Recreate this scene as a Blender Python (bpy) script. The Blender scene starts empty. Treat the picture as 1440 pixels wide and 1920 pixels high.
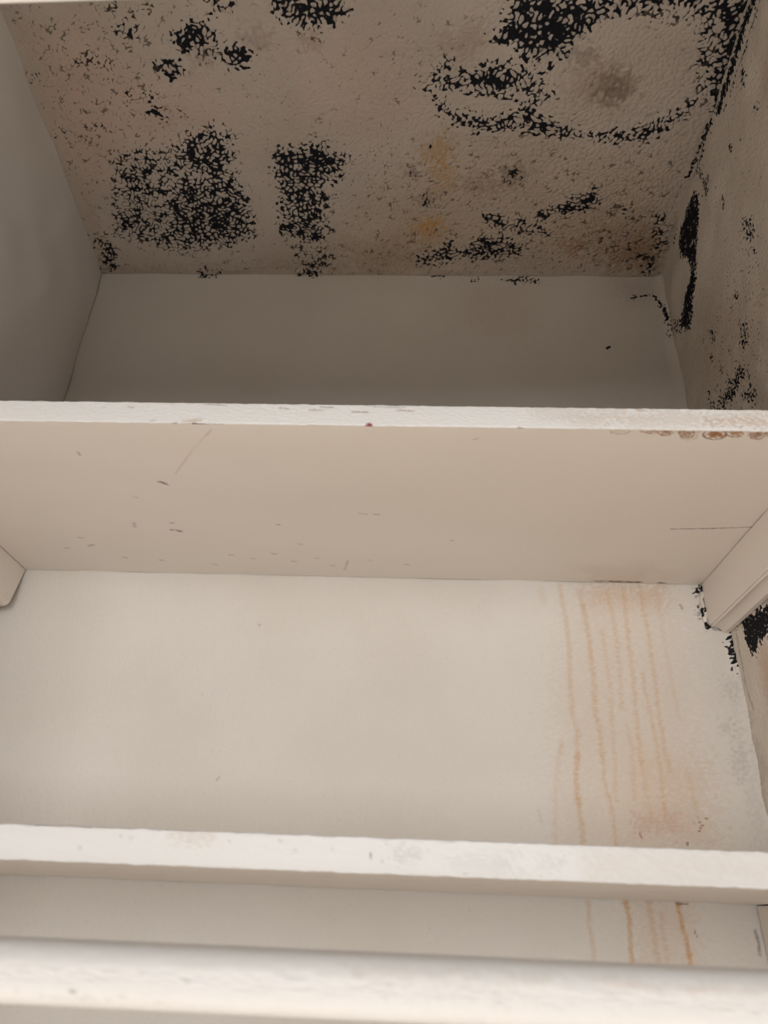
import bpy, math
import numpy as np
from mathutils import Matrix

# ------------------------------------------------------------------ camera
CAM_LOC = (0.46259, -0.80411, 1.59028)
CAM_ROT = ((0.998905, -0.018595, 0.042930), (0.029216, -0.468754, -0.882846), (0.036540, 0.883133, -0.467697))
FOCAL_PX = 1429.61

scene = bpy.context.scene
col = scene.collection
cam_data = bpy.data.cameras.new('camera')
cam = bpy.data.objects.new('camera', cam_data)
col.objects.link(cam)
rot = Matrix(CAM_ROT).to_4x4()
cam.matrix_world = Matrix.Translation(CAM_LOC) @ rot
cam_data.sensor_fit = 'VERTICAL'
cam_data.sensor_height = 36.0
cam_data.sensor_width = 27.0
cam_data.lens = FOCAL_PX / 1920.0 * 36.0
cam_data.clip_start = 0.02
cam_data.dof.use_dof = True
cam_data.dof.focus_distance = 0.80
cam_data.dof.aperture_fstop = 9.0
scene.camera = cam

# ------------------------------------------------------------------ light
world = bpy.data.worlds.new('room_light')
scene.world = world
world.use_nodes = True
bg = world.node_tree.nodes['Background']
bg.inputs['Color'].default_value = (1.0, 0.96, 0.92, 1)
bg.inputs['Strength'].default_value = 0.33


def area_light(name, loc, target, sx, sy, power, color):
    ld = bpy.data.lights.new(name, 'AREA')
    ld.shape = 'RECTANGLE'
    ld.size, ld.size_y, ld.energy, ld.color = sx, sy, power, color
    o = bpy.data.objects.new(name, ld)
    col.objects.link(o)
    o.location = loc
    d = Matrix.Translation(target).translation - Matrix.Translation(loc).translation
    o.rotation_euler = d.to_track_quat('-Z', 'Y').to_euler()
    return o


area_light('window_light', (0.3, -3.6, 1.6), (0.4, 0.0, 1.5), 2.6, 1.6, 70.0, (1.0, 0.98, 0.96))
area_light('floor_fill_light', (0.4, -0.78, 2.36), (0.4, -0.78, 0.0), 1.8, 0.12, 150.0, (1.0, 0.97, 0.94))  # added fill, no real fixture: lights the floor so it bounces upward

vs = scene.view_settings
vs.view_transform = 'Standard'
vs.look = 'None'
vs.exposure = 0.0
vs.gamma = 1.0
vs.use_curve_mapping = False

# ------------------------------------------------------------------ marks found on the surfaces (metres on each surface)
# (shape, channel, strength, edge softness, line width, points)
CEILING_MARKS = [
    ('p','tan',0.22,0.04524,0,[(0.5036,-0.2162),(0.5918,-0.2089),(0.7053,-0.2016),(0.7781,-0.1872),(0.781,-0.092),(0.7826,0.0019),(0.5465,0.0036),(0.3942,-0.0004),(0.3517,-0.0448),(0.3994,-0.1251),(0.4473,-0.1876)]),
    ('p','brown',0.35,0.02811,0,[(0.7792,-0.0744),(0.7798,-0.0526),(0.7689,-0.0345),(0.7484,-0.0242),(0.7224,-0.024),(0.6969,-0.0341),(0.6772,-0.0521),(0.6674,-0.0739),(0.6688,-0.095),(0.6807,-0.1114),(0.7004,-0.1202),(0.7243,-0.1203),(0.7482,-0.1115),(0.7677,-0.0953)]),
    ('p','brown',0.3,0.01788,0,[(0.6905,-0.2832),(0.6901,-0.2713),(0.6828,-0.2616),(0.67,-0.2562),(0.6542,-0.2563),(0.6388,-0.2619),(0.6272,-0.2717),(0.6215,-0.2836),(0.6227,-0.2952),(0.6304,-0.3043),(0.6429,-0.3092),(0.6578,-0.3091),(0.6725,-0.304),(0.6842,-0.2948)]),
    ('p','umber',0.45,0.00963,0,[(0.6892,-0.2772),(0.6891,-0.2697),(0.6849,-0.2637),(0.6775,-0.2603),(0.6683,-0.2604),(0.6593,-0.2638),(0.6523,-0.2699),(0.6487,-0.2774),(0.6492,-0.2847),(0.6535,-0.2905),(0.6607,-0.2937),(0.6696,-0.2936),(0.6783,-0.2904),(0.6853,-0.2845)]),
    ('p','umber',0.3,0.00792,0,[(0.6434,-0.3154),(0.6431,-0.3105),(0.64,-0.3066),(0.6349,-0.3044),(0.6286,-0.3045),(0.6225,-0.3067),(0.6179,-0.3107),(0.6156,-0.3156),(0.6161,-0.3205),(0.6192,-0.3243),(0.6243,-0.3264),(0.6304,-0.3264),(0.6364,-0.3242),(0.641,-0.3203)]),
    ('p','ochre',0.55,0.01219,0,[(0.4956,-0.1999),(0.4946,-0.1898),(0.4907,-0.1816),(0.4846,-0.177),(0.4777,-0.177),(0.4713,-0.1817),(0.4668,-0.1899),(0.4651,-0.2),(0.4664,-0.2099),(0.4704,-0.2177),(0.4763,-0.2219),(0.483,-0.2219),(0.4891,-0.2176),(0.4937,-0.2098)]),
    ('p','ochre',0.35,0.01281,0,[(0.5065,-0.165),(0.5051,-0.1549),(0.5,-0.1467),(0.4922,-0.1421),(0.4832,-0.1421),(0.475,-0.1467),(0.4693,-0.1549),(0.4671,-0.165),(0.4688,-0.1749),(0.474,-0.1827),(0.4817,-0.187),(0.4903,-0.187),(0.4982,-0.1827),(0.504,-0.1749)]),
    ('p','orange',0.6,0.00791,0,[(0.487,-0.0876),(0.4858,-0.083),(0.482,-0.0792),(0.4763,-0.0771),(0.47,-0.0771),(0.4642,-0.0792),(0.4602,-0.0829),(0.4588,-0.0875),(0.4601,-0.0921),(0.4639,-0.0957),(0.4695,-0.0978),(0.4758,-0.0978),(0.4814,-0.0958),(0.4854,-0.0922)]),
    ('p','ochre',0.4,0.01594,0,[(0.4971,-0.0823),(0.4948,-0.0713),(0.4871,-0.0624),(0.4757,-0.0573),(0.4628,-0.0573),(0.4511,-0.0622),(0.4431,-0.0711),(0.4403,-0.0821),(0.4432,-0.0929),(0.451,-0.1014),(0.4621,-0.106),(0.4745,-0.1061),(0.4858,-0.1014),(0.4938,-0.093)]),
    ('p','umber',0.35,0.00989,0,[(0.5897,-0.1688),(0.589,-0.1608),(0.5847,-0.1544),(0.5778,-0.1507),(0.5695,-0.1507),(0.5617,-0.1543),(0.5559,-0.1608),(0.5533,-0.1688),(0.5543,-0.1767),(0.5586,-0.1829),(0.5655,-0.1863),(0.5734,-0.1863),(0.581,-0.1829),(0.5868,-0.1766)]),
    ('p','brown',0.3,0.01011,0,[(0.5634,-0.1534),(0.5615,-0.1472),(0.5546,-0.1423),(0.5441,-0.1395),(0.5322,-0.1395),(0.5213,-0.1422),(0.5135,-0.1472),(0.5105,-0.1534),(0.5128,-0.1595),(0.5197,-0.1643),(0.53,-0.167),(0.5417,-0.1669),(0.5524,-0.1643),(0.5602,-0.1595)]),
    ('p','rust',0.4,0.00824,0,[(0.685,-0.053),(0.6844,-0.0473),(0.6805,-0.0427),(0.6741,-0.0401),(0.6664,-0.04),(0.659,-0.0426),(0.6533,-0.0471),(0.6506,-0.0528),(0.6514,-0.0585),(0.6553,-0.063),(0.6617,-0.0655),(0.6692,-0.0655),(0.6765,-0.0631),(0.6821,-0.0586)]),
    ('p','rust',0.3,0.01516,0,[(0.7862,-0.0375),(0.7859,-0.0271),(0.7792,-0.0185),(0.7673,-0.0137),(0.7526,-0.0136),(0.7382,-0.0183),(0.7271,-0.0267),(0.7214,-0.0371),(0.7223,-0.0474),(0.7292,-0.0556),(0.7409,-0.0601),(0.7551,-0.0601),(0.769,-0.0557),(0.7801,-0.0477)]),
    ('p','brown',0.35,0.01666,0,[(0.7906,-0.047),(0.7939,-0.0284),(0.7922,-0.0131),(0.7858,-0.0043),(0.7759,-0.0043),(0.7648,-0.0129),(0.7548,-0.0282),(0.7479,-0.0468),(0.7454,-0.0648),(0.7475,-0.0789),(0.7538,-0.0866),(0.763,-0.0866),(0.7735,-0.079),(0.7833,-0.0649)]),
    ('p','brown',0.25,0.01106,0,[(0.4749,-0.3306),(0.5177,-0.349),(0.5306,-0.3274),(0.4982,-0.3108)]),
    ('p','umber',0.3,0.00744,0,[(0.4813,-0.1334),(0.4801,-0.1284),(0.4764,-0.1244),(0.471,-0.1221),(0.4649,-0.1221),(0.4594,-0.1244),(0.4555,-0.1284),(0.4542,-0.1334),(0.4555,-0.1383),(0.4592,-0.1422),(0.4645,-0.1444),(0.4705,-0.1444),(0.4759,-0.1422),(0.4798,-0.1383)]),
    ('p','umber',0.35,0.00565,0,[(0.4578,-0.1727),(0.4568,-0.1687),(0.4539,-0.1655),(0.4497,-0.1637),(0.445,-0.1637),(0.4407,-0.1655),(0.4378,-0.1687),(0.4368,-0.1727),(0.4379,-0.1766),(0.4408,-0.1797),(0.445,-0.1815),(0.4496,-0.1815),(0.4538,-0.1797),(0.4567,-0.1766)]),
    ('p','pink',0.25,0.02632,0,[(0.0478,-0.3423),(0.1034,-0.3526),(0.1613,-0.2832),(0.1674,-0.2171),(0.1069,-0.2101),(0.0452,-0.1493),(0.0248,-0.2174)]),
    ('p','tan',0.3,0.00966,0,[(0.015,-0.2175),(0.0237,-0.1652),(0.0028,-0.0132),(0.0206,-0.0082),(0.0298,-0.1074),(0.0261,-0.1882)]),
    ('p','pink',0.25,0.01917,0,[(0.1691,-0.2893),(0.2066,-0.2951),(0.2524,-0.2574),(0.2012,-0.224),(0.1623,-0.2446)]),
    ('p','brown',0.2,0.01349,0,[(0.0262,-0.0133),(0.3502,-0.0253),(0.3483,-0.0012),(0.0206,0.0032)]),
    ('p','plum',0.3,0.00786,0,[(0.3016,-0.3347),(0.2991,-0.3294),(0.2936,-0.3252),(0.2864,-0.3229),(0.2787,-0.3229),(0.2723,-0.3254),(0.2684,-0.3297),(0.2678,-0.335),(0.2705,-0.3402),(0.2759,-0.3443),(0.2831,-0.3465),(0.2905,-0.3464),(0.2968,-0.3441),(0.3008,-0.3399)]),
    ('p','plum',0.35,0.00562,0,[(0.3521,-0.3288),(0.3508,-0.3254),(0.3477,-0.3227),(0.3434,-0.3212),(0.3388,-0.3212),(0.3349,-0.3228),(0.3324,-0.3256),(0.3318,-0.3289),(0.3332,-0.3323),(0.3364,-0.3349),(0.3406,-0.3364),(0.3451,-0.3364),(0.349,-0.3348),(0.3515,-0.3322)]),
    ('p','plum',0.3,0.00816,0,[(0.2414,-0.3184),(0.2387,-0.3129),(0.2337,-0.3085),(0.2273,-0.306),(0.2208,-0.3061),(0.2155,-0.3086),(0.2126,-0.3131),(0.2125,-0.3186),(0.2153,-0.324),(0.2204,-0.3282),(0.2267,-0.3306),(0.233,-0.3305),(0.2382,-0.3281),(0.2412,-0.3238)]),
    ('p','brown',0.2,0.02126,0,[(0.3598,-0.0543),(0.4403,-0.0731),(0.4854,-0.0062),(0.3789,-0.0003)]),
    ('p','pink',0.18,0.0302,0,[(0.3283,-0.3234),(0.4194,-0.3392),(0.4592,-0.2564),(0.4032,-0.2164),(0.3197,-0.2571)]),
    ('p','mold',0.16,0.01971,0,[(0.0293,-0.3639),(0.2359,-0.3671),(0.192,-0.3071),(0.1757,-0.2241),(0.0822,-0.1956),(0.0136,-0.0431),(0.0194,-0.1882),(0.0272,-0.2962)]),
    ('p','mold',0.07,0.02431,0,[(0.2255,-0.3242),(0.5484,-0.3642),(0.4659,-0.2232),(0.2775,-0.2237),(0.2062,-0.2444)]),
    ('p','mold',0.14,0.0221,0,[(0.3658,-0.2235),(0.5908,-0.2159),(0.7774,-0.2085),(0.7937,0.0018),(0.3478,0.005)]),
    ('p','mold',0.12,0.01777,0,[(0.0024,-0.0332),(0.3665,-0.0448),(0.3635,-0.0002),(0.0011,0.0023)]),
    ('p','mold',0.37,0.01065,0,[(0.0802,-0.1993),(0.1167,-0.2101),(0.1373,-0.2028),(0.1678,-0.2185),(0.1865,-0.2289),(0.2168,-0.2363),(0.2394,-0.2239),(0.2369,-0.1953),(0.229,-0.1728),(0.24,-0.1533),(0.2305,-0.129),(0.249,-0.1079),(0.2414,-0.0723),(0.2287,-0.0631),(0.1888,-0.0487),(0.133,-0.0359),(0.0978,-0.0454),(0.0611,-0.0605),(0.0403,-0.0716),(0.0463,-0.1074),(0.0646,-0.1493)]),
    ('p','mold',0.56,0.00978,0,[(0.178,-0.2206),(0.2127,-0.2322),(0.2336,-0.2204),(0.2343,-0.199),(0.2148,-0.169),(0.1711,-0.169),(0.1647,-0.1954)]),
    ('p','mold',0.58,0.01284,0,[(0.1521,-0.1612),(0.23,-0.1612),(0.2367,-0.1248),(0.2377,-0.0723),(0.1968,-0.0516),(0.1363,-0.0485),(0.1177,-0.0626),(0.1256,-0.1162)]),
    ('p','mold',0.47,0.01165,0,[(0.0565,-0.1118),(0.1303,-0.1076),(0.115,-0.0532),(0.0596,-0.067)]),
    ('p','mold',0.42,0.01046,0,[(0.077,-0.1806),(0.1417,-0.1955),(0.1464,-0.1651),(0.1094,-0.133),(0.066,-0.1493)]),
    ('p','mold',0.55,0.00891,0,[(0.2786,-0.1989),(0.3138,-0.211),(0.3431,-0.2166),(0.3547,-0.2038),(0.363,-0.1877),(0.3603,-0.1534),(0.3363,-0.1494),(0.3436,-0.1332),(0.3322,-0.1081),(0.3367,-0.0817),(0.3309,-0.0588),(0.2942,-0.0587),(0.2668,-0.0815),(0.2786,-0.1122),(0.2807,-0.1533),(0.279,-0.1728)]),
    ('p','mold',0.68,0.00564,0,[(0.2825,-0.1952),(0.3396,-0.2131),(0.344,-0.1803),(0.3271,-0.1573),(0.2873,-0.1612)]),
    ('p','mold',0.66,0.00652,0,[(0.2804,-0.0905),(0.3304,-0.0906),(0.3313,-0.0635),(0.2942,-0.0587)]),
    ('p','mold',0.36,0.00706,0,[(0.3392,-0.2095),(0.3767,-0.1987),(0.3603,-0.1534),(0.333,-0.1494)]),
    ('p','mold',0.3,0.00757,0,[(0.3262,-0.1494),(0.3559,-0.1414),(0.3504,-0.1166),(0.3287,-0.1081)]),
    ('p','mold',0.34,0.01033,0,[(0.2788,-0.0539),(0.335,-0.0635),(0.351,-0.0351),(0.3251,0),(0.287,-0.0028)]),
    ('p','mold',0.66,0.00481,0,[(0.3056,-0.3766),(0.3858,-0.3758),(0.3829,-0.3565),(0.3712,-0.3476),(0.3479,-0.3462),(0.3257,-0.3464),(0.3105,-0.3561)]),
    ('p','mold',0.25,0.00553,0,[(0.3231,-0.3481),(0.3618,-0.3477),(0.3538,-0.3232),(0.3297,-0.3345)]),
    ('p','mold',0.55,0.00428,0,[(0.2404,-0.3747),(0.2701,-0.3744),(0.2648,-0.3617),(0.2422,-0.3593)]),
    ('p','mold',0.58,0.00454,0,[(0.1981,-0.3399),(0.2126,-0.3517),(0.2323,-0.3526),(0.2442,-0.3434),(0.24,-0.3324),(0.2223,-0.323),(0.2014,-0.3204),(0.1925,-0.33)]),
    ('p','mold',0.68,0.00407,0,[(0.2466,-0.3212),(0.261,-0.3295),(0.277,-0.3238),(0.2772,-0.3095),(0.261,-0.3008),(0.2473,-0.3056)]),
    ('p','mold',0.35,0.00523,0,[(0.2204,-0.327),(0.2496,-0.3296),(0.2453,-0.3097),(0.222,-0.3098)]),
    ('p','mold',0.42,0.00482,0,[(0.1665,-0.3143),(0.1944,-0.3158),(0.1992,-0.3012),(0.1838,-0.288),(0.1688,-0.2984)]),
    ('p','mold',0.7,0.00362,0,[(0.1823,-0.3101),(0.1979,-0.3117),(0.1959,-0.2952),(0.1799,-0.2892)]),
    ('p','mold',0.5,0.00389,0,[(0.1505,-0.2832),(0.1603,-0.2757),(0.159,-0.2545),(0.1646,-0.2392),(0.1557,-0.2433),(0.1403,-0.2546),(0.1526,-0.2643)]),
    ('p','mold',0.4,0.00385,0,[(0.1301,-0.2803),(0.1398,-0.2802),(0.1289,-0.2579),(0.1238,-0.2612)]),
    ('p','mold',0.38,0.00454,0,[(0.136,-0.3523),(0.1525,-0.3564),(0.1679,-0.3467),(0.1524,-0.3303),(0.1358,-0.3404)]),
    ('p','mold',0.3,0.00439,0,[(0.1325,-0.3707),(0.1873,-0.3702),(0.1842,-0.3598),(0.1343,-0.3603)]),
    ('p','mold',0.32,0.00486,0,[(0.0706,-0.3138),(0.0938,-0.328),(0.1109,-0.3193),(0.1273,-0.3075),(0.1143,-0.2957),(0.0944,-0.2988)]),
    ('p','mold',0.36,0.00381,0,[(0.0212,-0.2963),(0.0306,-0.301),(0.0392,-0.2931),(0.0226,-0.2858)]),
    ('p','mold',0.36,0.00349,0,[(0.0274,-0.2315),(0.0408,-0.2328),(0.0357,-0.2203),(0.0233,-0.2217)]),
    ('p','mold',0.34,0.00411,0,[(0.068,-0.2368),(0.0912,-0.2395),(0.0908,-0.2292),(0.0678,-0.2279)]),
    ('p','mold',0.34,0.00328,0,[(0.1807,-0.2544),(0.1888,-0.2498),(0.1865,-0.2411),(0.1777,-0.2432)]),
    ('p','mold',0.5,0.00803,0,[(0.0073,-0.0668),(0.0314,-0.0715),(0.038,-0.0432),(0.0284,-0.0082),(0.0023,-0.0008),(0.0121,-0.0431)]),
    ('p','mold',0.5,0.00455,0,[(0.1394,-0.0069),(0.1763,-0.0092),(0.1713,0.0032),(0.142,0.0045)]),
    ('p','mold',0.5,0.00534,0,[(0.2807,-0.0129),(0.319,-0.0152),(0.3171,0.0032),(0.2862,0.0034)]),
    ('p','mold',0.64,0.00544,0,[(0.5498,-0.3742),(0.5446,-0.3602),(0.5424,-0.3462),(0.531,-0.335),(0.5306,-0.3274),(0.553,-0.325),(0.5625,-0.316),(0.5681,-0.3034),(0.5775,-0.3091),(0.5992,-0.3135),(0.6119,-0.3112),(0.6146,-0.3268),(0.6243,-0.3332),(0.637,-0.3454),(0.6507,-0.3556),(0.6759,-0.3605),(0.7067,-0.3627),(0.7441,-0.3598),(0.7708,-0.372)]),
    ('p','mold',0.72,0.00547,0,[(0.561,-0.3486),(0.597,-0.3587),(0.6159,-0.3429),(0.6095,-0.3185),(0.5761,-0.3187),(0.5611,-0.3272)]),
    ('p','mold',0.6,0.0057,0,[(0.7459,-0.3698),(0.7975,-0.3693),(0.7965,-0.3253),(0.7964,-0.2612),(0.7829,-0.255),(0.7666,-0.2858),(0.7678,-0.3145),(0.761,-0.3417)]),
    ('p','mold',0.4,0.00893,0,[(0.7104,-0.3677),(0.7519,-0.3673),(0.7726,-0.3089),(0.7668,-0.2768),(0.7439,-0.3034),(0.7414,-0.3365)]),
    ('p','mold',0.32,0.00745,0,[(0.6647,-0.3631),(0.7276,-0.3625),(0.7281,-0.3446),(0.6792,-0.3476)]),
    ('p','mold',0.3,0.00602,0,[(0.7542,-0.2976),(0.7718,-0.3032),(0.7799,-0.255),(0.7583,-0.2676)]),
    ('p','mold',0.5,0.00529,0,[(0.5058,-0.298),(0.5282,-0.3048),(0.5549,-0.3093),(0.5708,-0.2958),(0.5755,-0.2821),(0.5601,-0.2748),(0.5273,-0.2675),(0.5062,-0.2739),(0.4942,-0.2776),(0.4798,-0.2703),(0.4716,-0.2875),(0.4736,-0.3006),(0.4856,-0.3137),(0.4966,-0.3193),(0.4939,-0.3062),(0.4853,-0.2934)]),
    ('p','mold',0.66,0.00473,0,[(0.5106,-0.2962),(0.5554,-0.3047),(0.5662,-0.2869),(0.5298,-0.2737),(0.5116,-0.2812)]),
    ('p','mold',0.4,0.0048,0,[(0.4529,-0.2876),(0.4733,-0.2905),(0.4828,-0.2703),(0.4649,-0.2741)]),
    ('p','mold',0.4,0.00602,0,[(0.5708,-0.2958),(0.5855,-0.2928),(0.6073,-0.2653),(0.5851,-0.2559),(0.5685,-0.2686)]),
    ('p','mold',0.5,0.00574,0,[(0.4739,-0.2703),(0.4878,-0.2627),(0.4957,-0.2479),(0.5267,-0.2392),(0.5618,-0.2508),(0.5751,-0.2635),(0.5932,-0.2494),(0.6242,-0.2362),(0.6407,-0.2294),(0.657,-0.224),(0.6994,-0.2252),(0.7258,-0.2391),(0.7512,-0.2532),(0.7587,-0.2664),(0.7653,-0.2551),(0.7569,-0.239),(0.7407,-0.2291),(0.724,-0.2128),(0.7032,-0.2101),(0.659,-0.2144),(0.6152,-0.2179),(0.5772,-0.2249),(0.5278,-0.2257),(0.5027,-0.2326),(0.4807,-0.246)]),
    ('p','mold',0.62,0.00445,0,[(0.5018,-0.2485),(0.5503,-0.2463),(0.5394,-0.2331),(0.5087,-0.2352)]),
    ('p','mold',0.68,0.00388,0,[(0.5753,-0.2397),(0.6245,-0.2348),(0.6359,-0.2227),(0.5961,-0.2214)]),
    ('p','mold',0.62,0.00454,0,[(0.703,-0.2346),(0.7372,-0.241),(0.7332,-0.2237),(0.7101,-0.219)]),
    ('l','mold',0.8,0.00231,0.00288,[(0.5657,-0.3046),(0.575,-0.2946),(0.5968,-0.2939),(0.5977,-0.309),(0.6022,-0.3157)]),
    ('l','mold',0.7,0.00237,0.00296,[(0.5674,-0.2778),(0.5749,-0.2869),(0.5759,-0.2958)]),
    ('l','mold',0.6,0.00244,0.00366,[(0.512,-0.2751),(0.5753,-0.2623),(0.6014,-0.2653)]),
    ('p','mold',0.44,0.00691,0,[(0.5361,-0.1068),(0.5608,-0.1145),(0.5796,-0.1001),(0.6065,-0.1053),(0.6367,-0.1295),(0.6743,-0.1479),(0.6922,-0.1352),(0.6818,-0.1122),(0.648,-0.1037),(0.6155,-0.0915),(0.6028,-0.0826),(0.5787,-0.0781),(0.5497,-0.0869)]),
    ('p','mold',0.56,0.0052,0,[(0.6529,-0.1319),(0.6766,-0.1464),(0.6892,-0.1336),(0.6659,-0.1172)]),
    ('p','mold',0.55,0.00465,0,[(0.5375,-0.1068),(0.5611,-0.1119),(0.5697,-0.0957),(0.5494,-0.0895)]),
    ('p','mold',0.4,0.00717,0,[(0.5812,-0.087),(0.6293,-0.0915),(0.6365,-0.0693),(0.601,-0.0692)]),
    ('p','mold',0.5,0.00668,0,[(0.4513,-0.0298),(0.4695,-0.0434),(0.4979,-0.0642),(0.5189,-0.0494),(0.5402,-0.0735),(0.5686,-0.0736),(0.6001,-0.06),(0.6038,-0.0489),(0.5805,-0.0306),(0.5439,-0.0284),(0.514,-0.0341),(0.4924,-0.0203),(0.4551,-0.018)]),
    ('p','mold',0.64,0.00577,0,[(0.5335,-0.0689),(0.5726,-0.0691),(0.5726,-0.0363),(0.5431,-0.0381)]),
    ('p','mold',0.6,0.00427,0,[(0.4535,-0.0337),(0.4881,-0.0378),(0.4849,-0.0222),(0.4588,-0.02)]),
    ('p','mold',0.45,0.00638,0,[(0.757,-0.109),(0.7759,-0.109),(0.7914,-0.0563),(0.7764,-0.0469)]),
    ('p','mold',0.4,0.00687,0,[(0.7575,-0.0373),(0.7835,-0.0469),(0.79,0.0018),(0.7738,-0.0031)]),
    ('p','mold',0.3,0.01069,0,[(0.691,-0.1255),(0.729,-0.1336),(0.757,-0.0919),(0.7103,-0.1004)]),
    ('p','mold',0.25,0.01644,0,[(0.6623,-0.1003),(0.7673,-0.0919),(0.7798,-0.0082),(0.6929,-0.0176)]),
    ('l','mold',0.95,0.00202,0.00336,[(0.4682,-0.2043),(0.4707,-0.2071)]),
    ('p','mold',0.36,0.00424,0,[(0.4539,-0.1711),(0.4531,-0.1678),(0.4509,-0.1652),(0.4478,-0.1637),(0.4442,-0.1637),(0.4411,-0.1652),(0.4389,-0.1678),(0.4381,-0.1712),(0.4389,-0.1745),(0.4411,-0.1771),(0.4442,-0.1785),(0.4477,-0.1785),(0.4509,-0.1771),(0.4531,-0.1744)]),
    ('p','mold',0.36,0.00523,0,[(0.4827,-0.1301),(0.4814,-0.1258),(0.4773,-0.1224),(0.4713,-0.1204),(0.4646,-0.1204),(0.4586,-0.1223),(0.4543,-0.1258),(0.4528,-0.1301),(0.4543,-0.1343),(0.4584,-0.1377),(0.4643,-0.1396),(0.4709,-0.1396),(0.4769,-0.1377),(0.4811,-0.1344)]),
    ('p','mold',0.36,0.00563,0,[(0.5855,-0.1711),(0.5849,-0.1651),(0.5815,-0.1603),(0.576,-0.1576),(0.5696,-0.1576),(0.5635,-0.1603),(0.559,-0.1651),(0.557,-0.1711),(0.5578,-0.177),(0.5612,-0.1816),(0.5666,-0.1842),(0.5728,-0.1842),(0.5788,-0.1816),(0.5833,-0.1769)]),
    ('l','mold',0.97,0.00409,0.01285,[(0.7825,-0.3709),(0.7849,-0.3144),(0.7894,-0.2612),(0.7895,-0.2511)]),
    ('l','mold',0.7,0.0034,0.00408,[(0.7865,-0.2323),(0.7852,-0.1649)]),
]
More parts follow.
